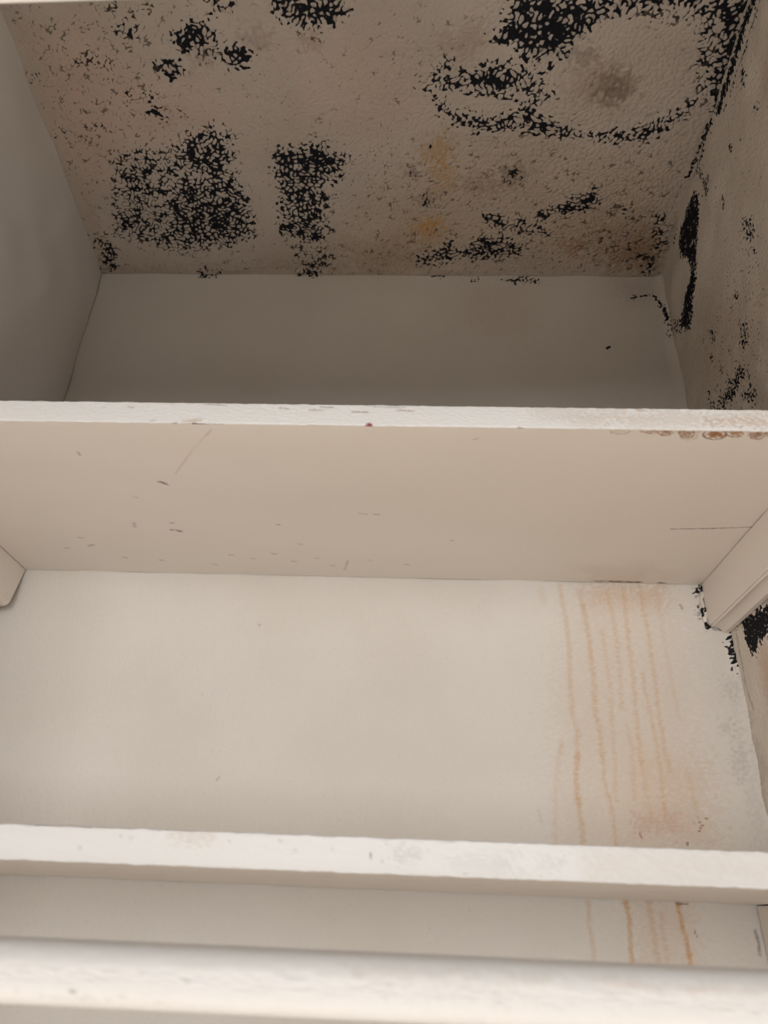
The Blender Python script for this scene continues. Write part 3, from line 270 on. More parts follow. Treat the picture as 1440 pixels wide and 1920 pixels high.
SHELF_A_BOTTOM = [
    ('l','umber',0.8,0.00107,0.00214,[(0.2267,-0.2101),(0.2304,-0.2093),(0.2342,-0.2055)]),
    ('l','umber',0.6,0.00107,0.00142,[(0.2292,-0.2121),(0.2341,-0.2084)]),
    ('l','umber',0.7,0.00124,0.00165,[(0.2148,-0.1276),(0.219,-0.1289)]),
    ('l','umber',0.7,0.00127,0.00255,[(0.211,-0.1118),(0.2141,-0.1132)]),
    ('l','umber',0.7,0.00128,0.00426,[(0.2179,-0.1109),(0.2209,-0.1098)]),
    ('l','rust',0.25,0.00095,0.00127,[(0.2957,-0.2962),(0.2719,-0.2644),(0.2465,-0.2249)]),
    ('l','umber',0.45,0.00099,0.00199,[(0.172,-0.2599),(0.1718,-0.2548)]),
    ('l','umber',0.45,0.00114,0.00151,[(0.4065,-0.1559),(0.4147,-0.1552)]),
    ('l','umber',0.4,0.00113,0.00151,[(0.4214,-0.1554),(0.4265,-0.1545)]),
    ('l','plum',0.35,0.00127,0.00338,[(0.1776,-0.1272),(0.1756,-0.1176)]),
    ('l','umber',0.35,0.00136,0.00273,[(0.1065,-0.0896),(0.1107,-0.0885)]),
    ('l','umber',0.4,0.0014,0.0028,[(0.109,-0.0687),(0.1159,-0.0731)]),
    ('l','umber',0.35,0.00143,0.00286,[(0.0804,-0.062),(0.0851,-0.0635)]),
    ('l','umber',0.4,0.00121,0.00242,[(0.3238,-0.1298),(0.3253,-0.1287)]),
    ('l','brown',0.35,0.0014,0.00281,[(0.3882,-0.044),(0.3829,-0.0205)]),
    ('l','umber',0.35,0.00086,0.00173,[(0.5072,-0.2877),(0.5105,-0.2894)]),
    ('l','umber',0.4,0.00124,0.00165,[(0.4978,-0.1),(0.5004,-0.1014)]),
    ('l','brown',0.3,0.00114,0.00228,[(0.1945,-0.181),(0.1983,-0.1801)]),
    ('l','umber',0.9,0.00077,0.00123,[(0.7089,-0.1359),(0.7446,-0.1386),(0.7844,-0.1438)]),
    ('l','brown',0.3,0.00139,0.00277,[(0.2596,-0.0543),(0.2634,-0.0531)]),
    ('l','brown',0.3,0.0014,0.0028,[(0.2814,-0.0456),(0.2853,-0.0444)]),
    ('l','brown',0.3,0.00136,0.00272,[(0.3072,-0.0594),(0.3111,-0.0582)]),
    ('l','brown',0.3,0.0014,0.0028,[(0.3267,-0.0409),(0.3307,-0.0396)]),
    ('l','brown',0.3,0.00137,0.00274,[(0.3526,-0.0506),(0.3565,-0.0495)]),
    ('l','brown',0.3,0.00141,0.00282,[(0.3683,-0.0315),(0.3723,-0.0303)]),
    ('l','brown',0.3,0.00145,0.00291,[(0.2358,-0.0274),(0.2398,-0.0262)]),
    ('l','brown',0.3,0.00136,0.00273,[(0.4106,-0.048),(0.4146,-0.0468)]),
    ('l','brown',0.3,0.00138,0.00276,[(0.4511,-0.0388),(0.4552,-0.0376)]),
    ('l','brown',0.3,0.00145,0.00291,[(0.1777,-0.036),(0.1816,-0.0348)]),
    ('l','brown',0.3,0.00146,0.00291,[(0.1371,-0.0411),(0.1409,-0.0399)]),
    ('l','brown',0.3,0.0013,0.0026,[(0.3395,-0.085),(0.3433,-0.0839)]),
    ('l','brown',0.6,0.00288,0.00384,[(0.6637,-0.0045),(0.6845,-0.0042),(0.7144,-0.0028)]),
    ('l','umber',0.7,0.00192,0.00384,[(0.6676,-0.0031),(0.6718,-0.0026)]),
    ('l','umber',0.7,0.00192,0.00384,[(0.6824,-0.003),(0.6867,-0.0025)]),
    ('l','umber',0.7,0.00192,0.00384,[(0.6907,-0.003),(0.695,-0.0024)]),
    ('l','umber',0.7,0.00192,0.00384,[(0.7002,-0.0029),(0.7045,-0.0024)]),
    ('l','umber',0.7,0.00192,0.00385,[(0.7097,-0.0028),(0.714,-0.0023)]),
    ('l','umber',0.7,0.00192,0.00385,[(0.7363,-0.0027),(0.7406,-0.0021)]),
    ('p','tan',0.14,0.01857,0,[(0.6407,-0.046),(0.7188,-0.0501),(0.7448,0.0001),(0.6435,-0.0018)]),
    ('p','amber',0.2,0.00167,0,[(0.6279,-0.3029),(0.6276,-0.301),(0.6258,-0.2994),(0.6229,-0.2985),(0.6195,-0.2984),(0.6161,-0.2992),(0.6136,-0.3007),(0.6124,-0.3026),(0.6127,-0.3045),(0.6145,-0.3061),(0.6174,-0.307),(0.6208,-0.3071),(0.6241,-0.3063),(0.6267,-0.3048)]),
    ('l','rustdark',0.45,0.00067,0.00089,[(0.6279,-0.3029),(0.6276,-0.301),(0.6258,-0.2994),(0.6229,-0.2985),(0.6195,-0.2984),(0.6161,-0.2992),(0.6136,-0.3007),(0.6124,-0.3026),(0.6127,-0.3045),(0.6145,-0.3061),(0.6174,-0.307),(0.6208,-0.3071),(0.6241,-0.3063),(0.6267,-0.3048),(0.6279,-0.3029)]),
    ('p','amber',0.5,0.00167,0,[(0.6513,-0.3043),(0.6511,-0.3023),(0.6495,-0.3008),(0.6468,-0.2998),(0.6436,-0.2997),(0.6404,-0.3005),(0.6379,-0.302),(0.6367,-0.3039),(0.6369,-0.3058),(0.6385,-0.3074),(0.6412,-0.3083),(0.6444,-0.3084),(0.6476,-0.3076),(0.6501,-0.3061)]),
    ('l','rustdark',0.25,0.00067,0.00089,[(0.6513,-0.3043),(0.6511,-0.3023),(0.6495,-0.3008),(0.6468,-0.2998),(0.6436,-0.2997),(0.6404,-0.3005),(0.6379,-0.302),(0.6367,-0.3039),(0.6369,-0.3058),(0.6385,-0.3074),(0.6412,-0.3083),(0.6444,-0.3084),(0.6476,-0.3076),(0.6501,-0.3061),(0.6513,-0.3043)]),
    ('p','amber',0.5,0.00168,0,[(0.6601,-0.3023),(0.6602,-0.3),(0.6593,-0.2982),(0.6575,-0.2971),(0.6551,-0.2971),(0.6527,-0.298),(0.6507,-0.2998),(0.6495,-0.302),(0.6494,-0.3042),(0.6504,-0.3061),(0.6522,-0.3071),(0.6545,-0.3071),(0.6569,-0.3062),(0.6589,-0.3045)]),
    ('l','rustdark',0.6,0.00067,0.0009,[(0.6601,-0.3023),(0.6602,-0.3),(0.6593,-0.2982),(0.6575,-0.2971),(0.6551,-0.2971),(0.6527,-0.298),(0.6507,-0.2998),(0.6495,-0.302),(0.6494,-0.3042),(0.6504,-0.3061),(0.6522,-0.3071),(0.6545,-0.3071),(0.6569,-0.3062),(0.6589,-0.3045),(0.6601,-0.3023)]),
    ('p','rustdark',0.5,0.00168,0,[(0.6577,-0.3022),(0.6578,-0.3013),(0.6574,-0.3006),(0.6567,-0.3002),(0.6557,-0.3001),(0.6548,-0.3005),(0.654,-0.3012),(0.6535,-0.3021),(0.6534,-0.303),(0.6538,-0.3037),(0.6546,-0.3041),(0.6555,-0.3042),(0.6565,-0.3038),(0.6573,-0.3031)]),
    ('p','amber',0.5,0.00169,0,[(0.6778,-0.3005),(0.6781,-0.2979),(0.6772,-0.2958),(0.6753,-0.2946),(0.6727,-0.2945),(0.67,-0.2956),(0.6678,-0.2976),(0.6665,-0.3002),(0.6662,-0.3028),(0.6672,-0.3048),(0.6691,-0.306),(0.6716,-0.3061),(0.6742,-0.305),(0.6764,-0.303)]),
    ('l','rustdark',0.75,0.00067,0.0009,[(0.6778,-0.3005),(0.6781,-0.2979),(0.6772,-0.2958),(0.6753,-0.2946),(0.6727,-0.2945),(0.67,-0.2956),(0.6678,-0.2976),(0.6665,-0.3002),(0.6662,-0.3028),(0.6672,-0.3048),(0.6691,-0.306),(0.6716,-0.3061),(0.6742,-0.305),(0.6764,-0.303),(0.6778,-0.3005)]),
    ('p','rustdark',0.8,0.00169,0,[(0.6752,-0.3004),(0.6753,-0.2994),(0.675,-0.2986),(0.6742,-0.2981),(0.6732,-0.298),(0.6721,-0.2985),(0.6712,-0.2993),(0.6707,-0.3003),(0.6706,-0.3013),(0.671,-0.3022),(0.6717,-0.3027),(0.6727,-0.3027),(0.6738,-0.3022),(0.6747,-0.3014)]),
    ('p','amber',0.1,0.0017,0,[(0.6815,-0.2968),(0.6816,-0.2946),(0.6804,-0.2927),(0.6781,-0.2916),(0.6751,-0.2915),(0.6722,-0.2925),(0.6698,-0.2943),(0.6684,-0.2965),(0.6684,-0.2988),(0.6696,-0.3006),(0.6719,-0.3017),(0.6748,-0.3018),(0.6777,-0.3008),(0.6801,-0.2991)]),
    ('l','rustdark',0.3,0.00068,0.00091,[(0.6815,-0.2968),(0.6816,-0.2946),(0.6804,-0.2927),(0.6781,-0.2916),(0.6751,-0.2915),(0.6722,-0.2925),(0.6698,-0.2943),(0.6684,-0.2965),(0.6684,-0.2988),(0.6696,-0.3006),(0.6719,-0.3017),(0.6748,-0.3018),(0.6777,-0.3008),(0.6801,-0.2991),(0.6815,-0.2968)]),
    ('p','amber',0.85,0.00169,0,[(0.7027,-0.2996),(0.7028,-0.2967),(0.7012,-0.2943),(0.698,-0.2929),(0.694,-0.2928),(0.69,-0.294),(0.6867,-0.2963),(0.6848,-0.2992),(0.6847,-0.3021),(0.6864,-0.3044),(0.6896,-0.3058),(0.6935,-0.3059),(0.6975,-0.3047),(0.7008,-0.3025)]),
    ('l','rustdark',0.8,0.00068,0.0009,[(0.7027,-0.2996),(0.7028,-0.2967),(0.7012,-0.2943),(0.698,-0.2929),(0.694,-0.2928),(0.69,-0.294),(0.6867,-0.2963),(0.6848,-0.2992),(0.6847,-0.3021),(0.6864,-0.3044),(0.6896,-0.3058),(0.6935,-0.3059),(0.6975,-0.3047),(0.7008,-0.3025),(0.7027,-0.2996)]),
    ('p','rustdark',0.5,0.00169,0,[(0.6981,-0.2995),(0.6982,-0.2984),(0.6975,-0.2974),(0.6963,-0.2968),(0.6947,-0.2968),(0.6931,-0.2973),(0.6917,-0.2982),(0.691,-0.2993),(0.691,-0.3005),(0.6916,-0.3014),(0.6929,-0.302),(0.6945,-0.302),(0.6961,-0.3016),(0.6974,-0.3007)]),
    ('p','amber',0.6,0.00169,0,[(0.7148,-0.3022),(0.7151,-0.2996),(0.7141,-0.2975),(0.7119,-0.2963),(0.709,-0.2962),(0.706,-0.2973),(0.7034,-0.2993),(0.7019,-0.3018),(0.7016,-0.3044),(0.7026,-0.3065),(0.7048,-0.3076),(0.7076,-0.3077),(0.7106,-0.3067),(0.7132,-0.3047)]),
    ('l','rustdark',0.5,0.00067,0.0009,[(0.7148,-0.3022),(0.7151,-0.2996),(0.7141,-0.2975),(0.7119,-0.2963),(0.709,-0.2962),(0.706,-0.2973),(0.7034,-0.2993),(0.7019,-0.3018),(0.7016,-0.3044),(0.7026,-0.3065),(0.7048,-0.3076),(0.7076,-0.3077),(0.7106,-0.3067),(0.7132,-0.3047),(0.7148,-0.3022)]),
    ('p','rustdark',0.3,0.00169,0,[(0.7117,-0.3021),(0.7118,-0.3011),(0.7114,-0.3002),(0.7106,-0.2997),(0.7094,-0.2997),(0.7082,-0.3001),(0.7072,-0.3009),(0.7065,-0.302),(0.7064,-0.303),(0.7068,-0.3038),(0.7077,-0.3043),(0.7089,-0.3043),(0.7101,-0.3039),(0.7111,-0.3031)]),
    ('p','amber',0.45,0.0017,0,[(0.7317,-0.3004),(0.7323,-0.2975),(0.7317,-0.2951),(0.7299,-0.2938),(0.7274,-0.2937),(0.7246,-0.2949),(0.7221,-0.2972),(0.7204,-0.3001),(0.7199,-0.303),(0.7206,-0.3053),(0.7223,-0.3066),(0.7248,-0.3067),(0.7275,-0.3055),(0.73,-0.3032)]),
    ('l','rustdark',0.75,0.00068,0.00091,[(0.7317,-0.3004),(0.7323,-0.2975),(0.7317,-0.2951),(0.7299,-0.2938),(0.7274,-0.2937),(0.7246,-0.2949),(0.7221,-0.2972),(0.7204,-0.3001),(0.7199,-0.303),(0.7206,-0.3053),(0.7223,-0.3066),(0.7248,-0.3067),(0.7275,-0.3055),(0.73,-0.3032),(0.7317,-0.3004)]),
    ('p','rustdark',0.7,0.0017,0,[(0.7291,-0.3003),(0.7294,-0.2992),(0.7291,-0.2982),(0.7284,-0.2977),(0.7274,-0.2977),(0.7263,-0.2981),(0.7253,-0.2991),(0.7246,-0.3002),(0.7244,-0.3013),(0.7247,-0.3023),(0.7254,-0.3028),(0.7264,-0.3028),(0.7275,-0.3024),(0.7285,-0.3015)]),
    ('p','amber',0.6,0.0017,0,[(0.7443,-0.3014),(0.7448,-0.2989),(0.7441,-0.2968),(0.7423,-0.2956),(0.7398,-0.2955),(0.737,-0.2966),(0.7346,-0.2986),(0.733,-0.3012),(0.7326,-0.3037),(0.7333,-0.3058),(0.7351,-0.3069),(0.7375,-0.307),(0.7402,-0.3059),(0.7426,-0.304)]),
    ('l','rustdark',0.6,0.00068,0.0009,[(0.7443,-0.3014),(0.7448,-0.2989),(0.7441,-0.2968),(0.7423,-0.2956),(0.7398,-0.2955),(0.737,-0.2966),(0.7346,-0.2986),(0.733,-0.3012),(0.7326,-0.3037),(0.7333,-0.3058),(0.7351,-0.3069),(0.7375,-0.307),(0.7402,-0.3059),(0.7426,-0.304),(0.7443,-0.3014)]),
    ('p','rustdark',0.5,0.0017,0,[(0.7417,-0.3014),(0.7419,-0.3003),(0.7416,-0.2995),(0.7409,-0.299),(0.7399,-0.299),(0.7388,-0.2994),(0.7378,-0.3002),(0.7372,-0.3013),(0.737,-0.3023),(0.7373,-0.3031),(0.738,-0.3036),(0.739,-0.3036),(0.7401,-0.3032),(0.741,-0.3024)]),
    ('p','amber',0.3,0.00223,0,[(0.6341,-0.3075),(0.7388,-0.3086),(0.7425,-0.2999),(0.6397,-0.3018)]),
]
SHELF_A_FRONT = [
    ('p','amber',0.22,0.00365,0,[(0.6851,1.9415),(0.7346,1.9444),(0.7328,1.9353),(0.6881,1.9346)]),
    ('p','tan',0.26,0.00641,0,[(0.5533,1.9486),(0.7358,1.9505),(0.7325,1.9338),(0.5937,1.933)]),
    ('l','umber',0.8,0.0007,0.00103,[(0.2824,1.9314),(0.2963,1.9306),(0.3074,1.9308)]),
    ('l','rust',0.7,0.0007,0.00093,[(0.351,1.9305),(0.3595,1.9301)]),
    ('l','red',0.85,0.00139,0.00277,[(0.4221,1.9307),(0.425,1.9322)]),
    ('l','rust',0.5,0.00069,0.00093,[(0.3743,1.9309),(0.4061,1.9304)]),
    ('l','brown',0.6,0.00071,0.00189,[(0.2662,1.9307),(0.2695,1.9312)]),
    ('l','brown',0.5,0.00071,0.0019,[(0.2489,1.9329),(0.2519,1.9335)]),
    ('l','umber',0.7,0.00071,0.00118,[(0.3844,1.9486),(0.3947,1.9482)]),
    ('l','brown',0.5,0.00071,0.00142,[(0.3752,1.9458),(0.386,1.945)]),
    ('l','brown',0.4,0.0007,0.00141,[(0.4095,1.9443),(0.4223,1.944)]),
    ('l','brown',0.35,0.00071,0.00142,[(0.3514,1.947),(0.358,1.9461)]),
    ('l','umber',0.6,0.00072,0.00077,[(0.2883,1.9497),(0.3079,1.949)]),
    ('l','umber',0.5,0.00071,0.00075,[(0.4263,1.9492),(0.4519,1.9491)]),
    ('l','rust',0.4,0.0007,0.00187,[(0.4456,1.9464),(0.4584,1.9456)]),
    ('l','umber',0.5,0.00068,0.00182,[(0.5407,1.9311),(0.544,1.9307)]),
    ('l','amber',0.4,0.00069,0.00185,[(0.6347,1.9494),(0.6408,1.949)]),
    ('l','brown',0.4,0.00072,0.00145,[(0.2277,1.9462),(0.2322,1.9457)]),
    ('l','tan',0.5,0.00189,0.00283,[(0.2757,1.9329),(0.2884,1.9346)]),
]
SHELF_B_FRONT = [
    ('l','umber',0.6,0.00046,0.00076,[(0.4384,1.6236),(0.4393,1.6196)]),
    ('l','umber',0.55,0.00048,0.00064,[(0.2308,1.6318),(0.2659,1.6319)]),
    ('l','umber',0.55,0.00048,0.00064,[(0.2692,1.6322),(0.2942,1.6323)]),
    ('l','umber',0.55,0.00047,0.00063,[(0.3124,1.6321),(0.3322,1.6322)]),
    ('l','umber',0.55,0.00047,0.00063,[(0.3487,1.6325),(0.3684,1.6325)]),
    ('l','umber',0.55,0.00047,0.00063,[(0.3896,1.6326),(0.3978,1.6327)]),
    ('l','umber',0.55,0.00047,0.00062,[(0.4205,1.6328),(0.44,1.6329)]),
    ('l','umber',0.55,0.00046,0.00062,[(0.4593,1.6326),(0.4819,1.6327)]),
    ('l','umber',0.55,0.00046,0.00062,[(0.4979,1.6324),(0.5186,1.6325)]),
    ('l','grey',0.4,0.00095,0.00127,[(0.2852,1.6273),(0.2859,1.6273)]),
    ('l','grey',0.4,0.00094,0.00157,[(0.2613,1.6199),(0.262,1.6199)]),
    ('l','grey',0.4,0.00094,0.00125,[(0.3527,1.6266),(0.3534,1.6266)]),
    ('l','grey',0.4,0.00092,0.00123,[(0.3927,1.6235),(0.3934,1.6235)]),
    ('l','grey',0.4,0.00092,0.00123,[(0.4152,1.6249),(0.4159,1.6249)]),
    ('l','grey',0.4,0.00091,0.00121,[(0.4453,1.6189),(0.446,1.6189)]),
    ('l','grey',0.4,0.00093,0.00124,[(0.3835,1.6282),(0.3842,1.6283)]),
    ('l','grey',0.4,0.00095,0.00126,[(0.292,1.6263),(0.2927,1.6263)]),
    ('l','grey',0.4,0.00094,0.00156,[(0.3283,1.6258),(0.329,1.6258)]),
    ('p','grey',0.12,0.00422,0,[(0.485,1.6223),(0.5231,1.626),(0.5289,1.6147),(0.4913,1.6148)]),
    ('p','grey',0.12,0.00241,0,[(0.5388,1.6236),(0.5546,1.6253),(0.5573,1.6199),(0.54,1.6179)]),
    ('p','tan',0.22,0.00314,0,[(0.3161,1.6301),(0.3421,1.6322),(0.3431,1.6257),(0.3201,1.6255)]),
    ('p','tan',0.17,0.01199,0,[(0.5676,1.6304),(0.6738,1.6312),(0.67,1.6118),(0.5661,1.6131)]),
    ('p','grey',0.18,0.00366,0,[(0.4498,1.6278),(0.4723,1.6271),(0.4692,1.6183),(0.4533,1.6201)]),
    ('l','umber',0.4,0.00045,0.0012,[(0.4944,1.6143),(0.4957,1.6143)]),
]
SHELF_B_BOTTOM = [
    ('l','umber',0.35,0.00328,0.00437,[(0.4576,-0.2202),(0.4704,-0.2235)]),
    ('l','umber',0.35,0.0034,0.00453,[(0.5065,-0.2029),(0.5142,-0.2009)]),
    ('l','umber',0.3,0.00321,0.00428,[(0.6305,-0.2049),(0.641,-0.2066)]),
    ('l','umber',0.3,0.00316,0.00421,[(0.4029,-0.2451),(0.4118,-0.245)]),
]
RAIL_FRONT = [
    ('l','umber',0.8,0.00055,0.00091,[(0.3395,1.5617),(0.3402,1.5621)]),
    ('l','grey',0.4,0.00072,0.00109,[(0.3818,1.5665),(0.3822,1.5663)]),
    ('l','grey',0.4,0.00055,0.00074,[(0.4052,1.5763),(0.4056,1.5763)]),
    ('l','grey',0.4,0.00072,0.0009,[(0.5157,1.5758),(0.5165,1.5756)]),
    ('p','tan',0.12,0.00536,0,[(0.43,1.5759),(0.5921,1.5779),(0.5911,1.5729),(0.4384,1.5687)]),
    ('p','grey',0.25,0.00144,0,[(0.3143,1.5586),(0.3379,1.5592),(0.3735,1.558),(0.3152,1.5554)]),
    ('l','grey',0.5,0.00054,0.00072,[(0.3207,1.5567),(0.3324,1.5573)]),
    ('l','umber',0.35,0.00054,0.0009,[(0.3232,1.5549),(0.3291,1.5549)]),
    ('l','grey',0.35,0.00036,0.00053,[(0.3347,1.556),(0.3465,1.5558),(0.3738,1.556)]),
    ('l','grey',0.3,0.00036,0.00054,[(0.3151,1.5557),(0.3268,1.5563)]),
    ('l','pink',0.3,0.00071,0.00088,[(0.5325,1.5707),(0.5533,1.5711)]),
    ('l','pink',0.25,0.00071,0.00106,[(0.5627,1.571),(0.5871,1.5711)]),
]

COLORS = {
    'tan': (0.42, 0.28, 0.16), 'brown': (0.22, 0.12, 0.055), 'umber': (0.075, 0.045, 0.03), 'ochre': (0.42, 0.24, 0.07),
    'orange': (0.50, 0.25, 0.05), 'rust': (0.28, 0.10, 0.05), 'pink': (0.60, 0.36, 0.27), 'plum': (0.20, 0.13, 0.13),
    'drip': (0.56, 0.335, 0.165), 'grey': (0.22, 0.21, 0.20), 'black': (0.02, 0.02, 0.022), 'red': (0.22, 0.02, 0.02),
    'pinkred': (0.45, 0.16, 0.13), 'amber': (0.40, 0.20, 0.085), 'rustdark': (0.16, 0.06, 0.025),
}


# ------------------------------------------------------------------ numpy helpers
def band_noise(shape, cell, lo, hi, seed, stretch=(1.0, 1.0)):
    """Gaussian noise with wavelengths lo..hi (metres), unit deviation."""
    rng = np.random.default_rng(seed)
    n0, n1 = shape
    f0 = np.fft.fftfreq(n0, cell)[:, None] * stretch[0]
    f1 = np.fft.rfftfreq(n1, cell)[None, :] * stretch[1]
    fr = np.sqrt(f0 * f0 + f1 * f1) + 1e-9
    amp = np.exp(-(fr * lo * 0.9) ** 4) * (1 - np.exp(-(fr * hi) ** 4))
    out = np.fft.irfft2(np.fft.rfft2(rng.standard_normal(shape)) * amp, s=shape)
    return out / (out.std() + 1e-12)


def percentile(a):
    order = np.argsort(a, axis=None)
    r = np.empty(a.size)
    r[order] = np.linspace(0, 1, a.size)
    return r.reshape(a.shape)


def smooth(t):
    t = np.clip(t, 0, 1)
    return t * t * (3 - 2 * t)


def depth_rows(cell, near=0.40, far=0.60, step=0.01):
    return np.concatenate([np.arange(0, near, cell), np.arange(near, far - 1e-4, step), [far]])


def height_rows(cell, top, fine_low, step=0.03):
    return np.concatenate([np.arange(top, fine_low, -cell), np.arange(fine_low, 0.001, -step), [0.0]])


def seg_dist(px, py, a, b):
    dx, dy = b[0] - a[0], b[1] - a[1]
    L = dx * dx + dy * dy + 1e-14
    t = np.clip(((px - a[0]) * dx + (py - a[1]) * dy) / L, 0, 1)
    return np.hypot(px - a[0] - t * dx, py - a[1] - t * dy)


def paint(A, B, marks, edge_noise, fine_noise):
    """Lay the listed marks over points (A, B); returns mold density and stain rgba."""
    mold = np.zeros(A.shape)
    stain = np.zeros(A.shape + (4,))
    stain[..., :3] = 0.5
    for shape, ch, val, soft, width, pts in marks:
        P = np.array(pts)
        m = soft * 2.5 + width + 0.002
        i0 = (A > P[:, 0].min() - m) & (A < P[:, 0].max() + m) & (B > P[:, 1].min() - m) & (B < P[:, 1].max() + m)
        if not i0.any():
            continue
        r = np.where(i0.any(axis=1))[0]
        c = np.where(i0.any(axis=0))[0]
        sl = (slice(r[0], r[-1] + 1), slice(c[0], c[-1] + 1))
        a, b = A[sl], B[sl]
        n = len(pts)
        dist = np.full(a.shape, 1e9)
        if shape == 'p':
            inside = np.zeros(a.shape, bool)
            for k in range(n):
                p, q = pts[k], pts[(k + 1) % n]
                dist = np.minimum(dist, seg_dist(a, b, p, q))
                cross = ((p[1] > b) != (q[1] > b)) & (a < (q[0] - p[0]) * (b - p[1]) / (q[1] - p[1] + 1e-14) + p[0])
                inside ^= cross
            sd = np.where(inside, -dist, dist) + edge_noise[sl] * min(soft * 0.8, 0.0035) + fine_noise[sl] * soft * 0.45
            v = smooth(0.5 - sd / (2 * soft))
        else:
            for k in range(n - 1):
                dist = np.minimum(dist, seg_dist(a, b, pts[k], pts[k + 1]))
            sd = dist - width * 0.5 + edge_noise[sl] * min(soft, width * 0.4) * (0.7 if ch == 'mold' else 0.3)
            v = smooth(0.5 - sd / (2 * soft))
        v = v * val
        if ch == 'mold':
            mold[sl] = np.maximum(mold[sl], v)
        else:
            v = np.clip(v * (1 + 0.2 * fine_noise[sl]), 0, 1)
            s = stain[sl]
            al = s[..., 3]
            na = al + v * (1 - al)
            w = np.where(na > 1e-6, v / np.maximum(na, 1e-6), 0)[..., None]
            s[..., :3] = s[..., :3] * (1 - w) + np.array(COLORS[ch]) * w
            s[..., 3] = na
    return mold, stain


def build_mesh(name, verts, faces_q, extra_faces, mat, smooth_quads=True, attrs=None):
    """verts (N,3), faces_q (M,4) int, extra_faces: list of index lists (flat caps)."""
    me = bpy.data.meshes.new(name)
    nq = len(faces_q)
    loops = [np.asarray(faces_q, np.int32).reshape(-1)] + [np.asarray(f, np.int32) for f in extra_faces]
    sizes = np.concatenate([np.full(nq, 4, np.int32), np.array([len(f) for f in extra_faces], np.int32)])
    li = np.concatenate(loops)
    starts = np.concatenate([[0], np.cumsum(sizes)[:-1]]).astype(np.int32)
    me.vertices.add(len(verts))
    me.vertices.foreach_set('co', np.asarray(verts, np.float32).reshape(-1))
    me.loops.add(len(li))
    me.loops.foreach_set('vertex_index', li)
    me.polygons.add(len(sizes))
    me.polygons.foreach_set('loop_start', starts)
    sm = np.zeros(len(sizes), bool)
    sm[:nq] = smooth_quads
    me.polygons.foreach_set('use_smooth', sm)
    me.update(calc_edges=True)
    attrs = dict(attrs or {})
    if 'stain' not in attrs:
        attrs['stain'] = np.zeros((len(verts), 4))
    if attrs:
        for k, v in attrs.items():
            v = np.asarray(v, np.float32)
            if v.ndim == 2:
                at = me.attributes.new(k, 'FLOAT_COLOR', 'POINT')
                at.data.foreach_set('color', v.reshape(-1))
            else:
                at = me.attributes.new(k, 'FLOAT', 'POINT')
                at.data.foreach_set('value', v)
    me.materials.append(mat)
    o = bpy.data.objects.new(name, me)
    col.objects.link(o)
    return o


def slab(name, P, back, mat, attrs, flip=False):
    """A relief surface P (n0,n1,3) closed into a slab by moving its outline by `back`."""
    n0, n1 = P.shape[:2]
    idx = np.arange(n0 * n1).reshape(n0, n1)
    q = np.stack([idx[:-1, :-1], idx[1:, :-1], idx[1:, 1:], idx[:-1, 1:]], -1).reshape(-1, 4)
    b = np.array(back)
    corners = np.array([P[0, 0], P[-1, 0], P[-1, -1], P[0, -1]]) + b
    V = np.concatenate([P.reshape(-1, 3), corners])
    c = n0 * n1 + np.arange(4)
    sides = [list(idx[:, 0][::-1]) + [c[0], c[1]], list(idx[-1, :][::-1]) + [c[1], c[2]],
             list(idx[:, -1]) + [c[2], c[3]], list(idx[0, :]) + [c[3], c[0]], [c[3], c[2], c[1], c[0]]]
    if flip:
        q = q[:, ::-1]
        sides = [s[::-1] for s in sides]
    at = {}
    for k, v in attrs.items():
        v = v.reshape(n0 * n1, -1)
        v = np.concatenate([v, np.zeros((4, v.shape[1]))])
        at[k] = v if v.shape[1] > 1 else v[:, 0]
    return build_mesh(name, V, q, sides, mat, True, at)


def tag(o, label=None, cat=None, group=None, kind=None):
    if label:
        o['label'] = label
    if cat:
        o['category'] = cat
    if group:
        o['group'] = group
    if kind:
        o['kind'] = kind
    return o


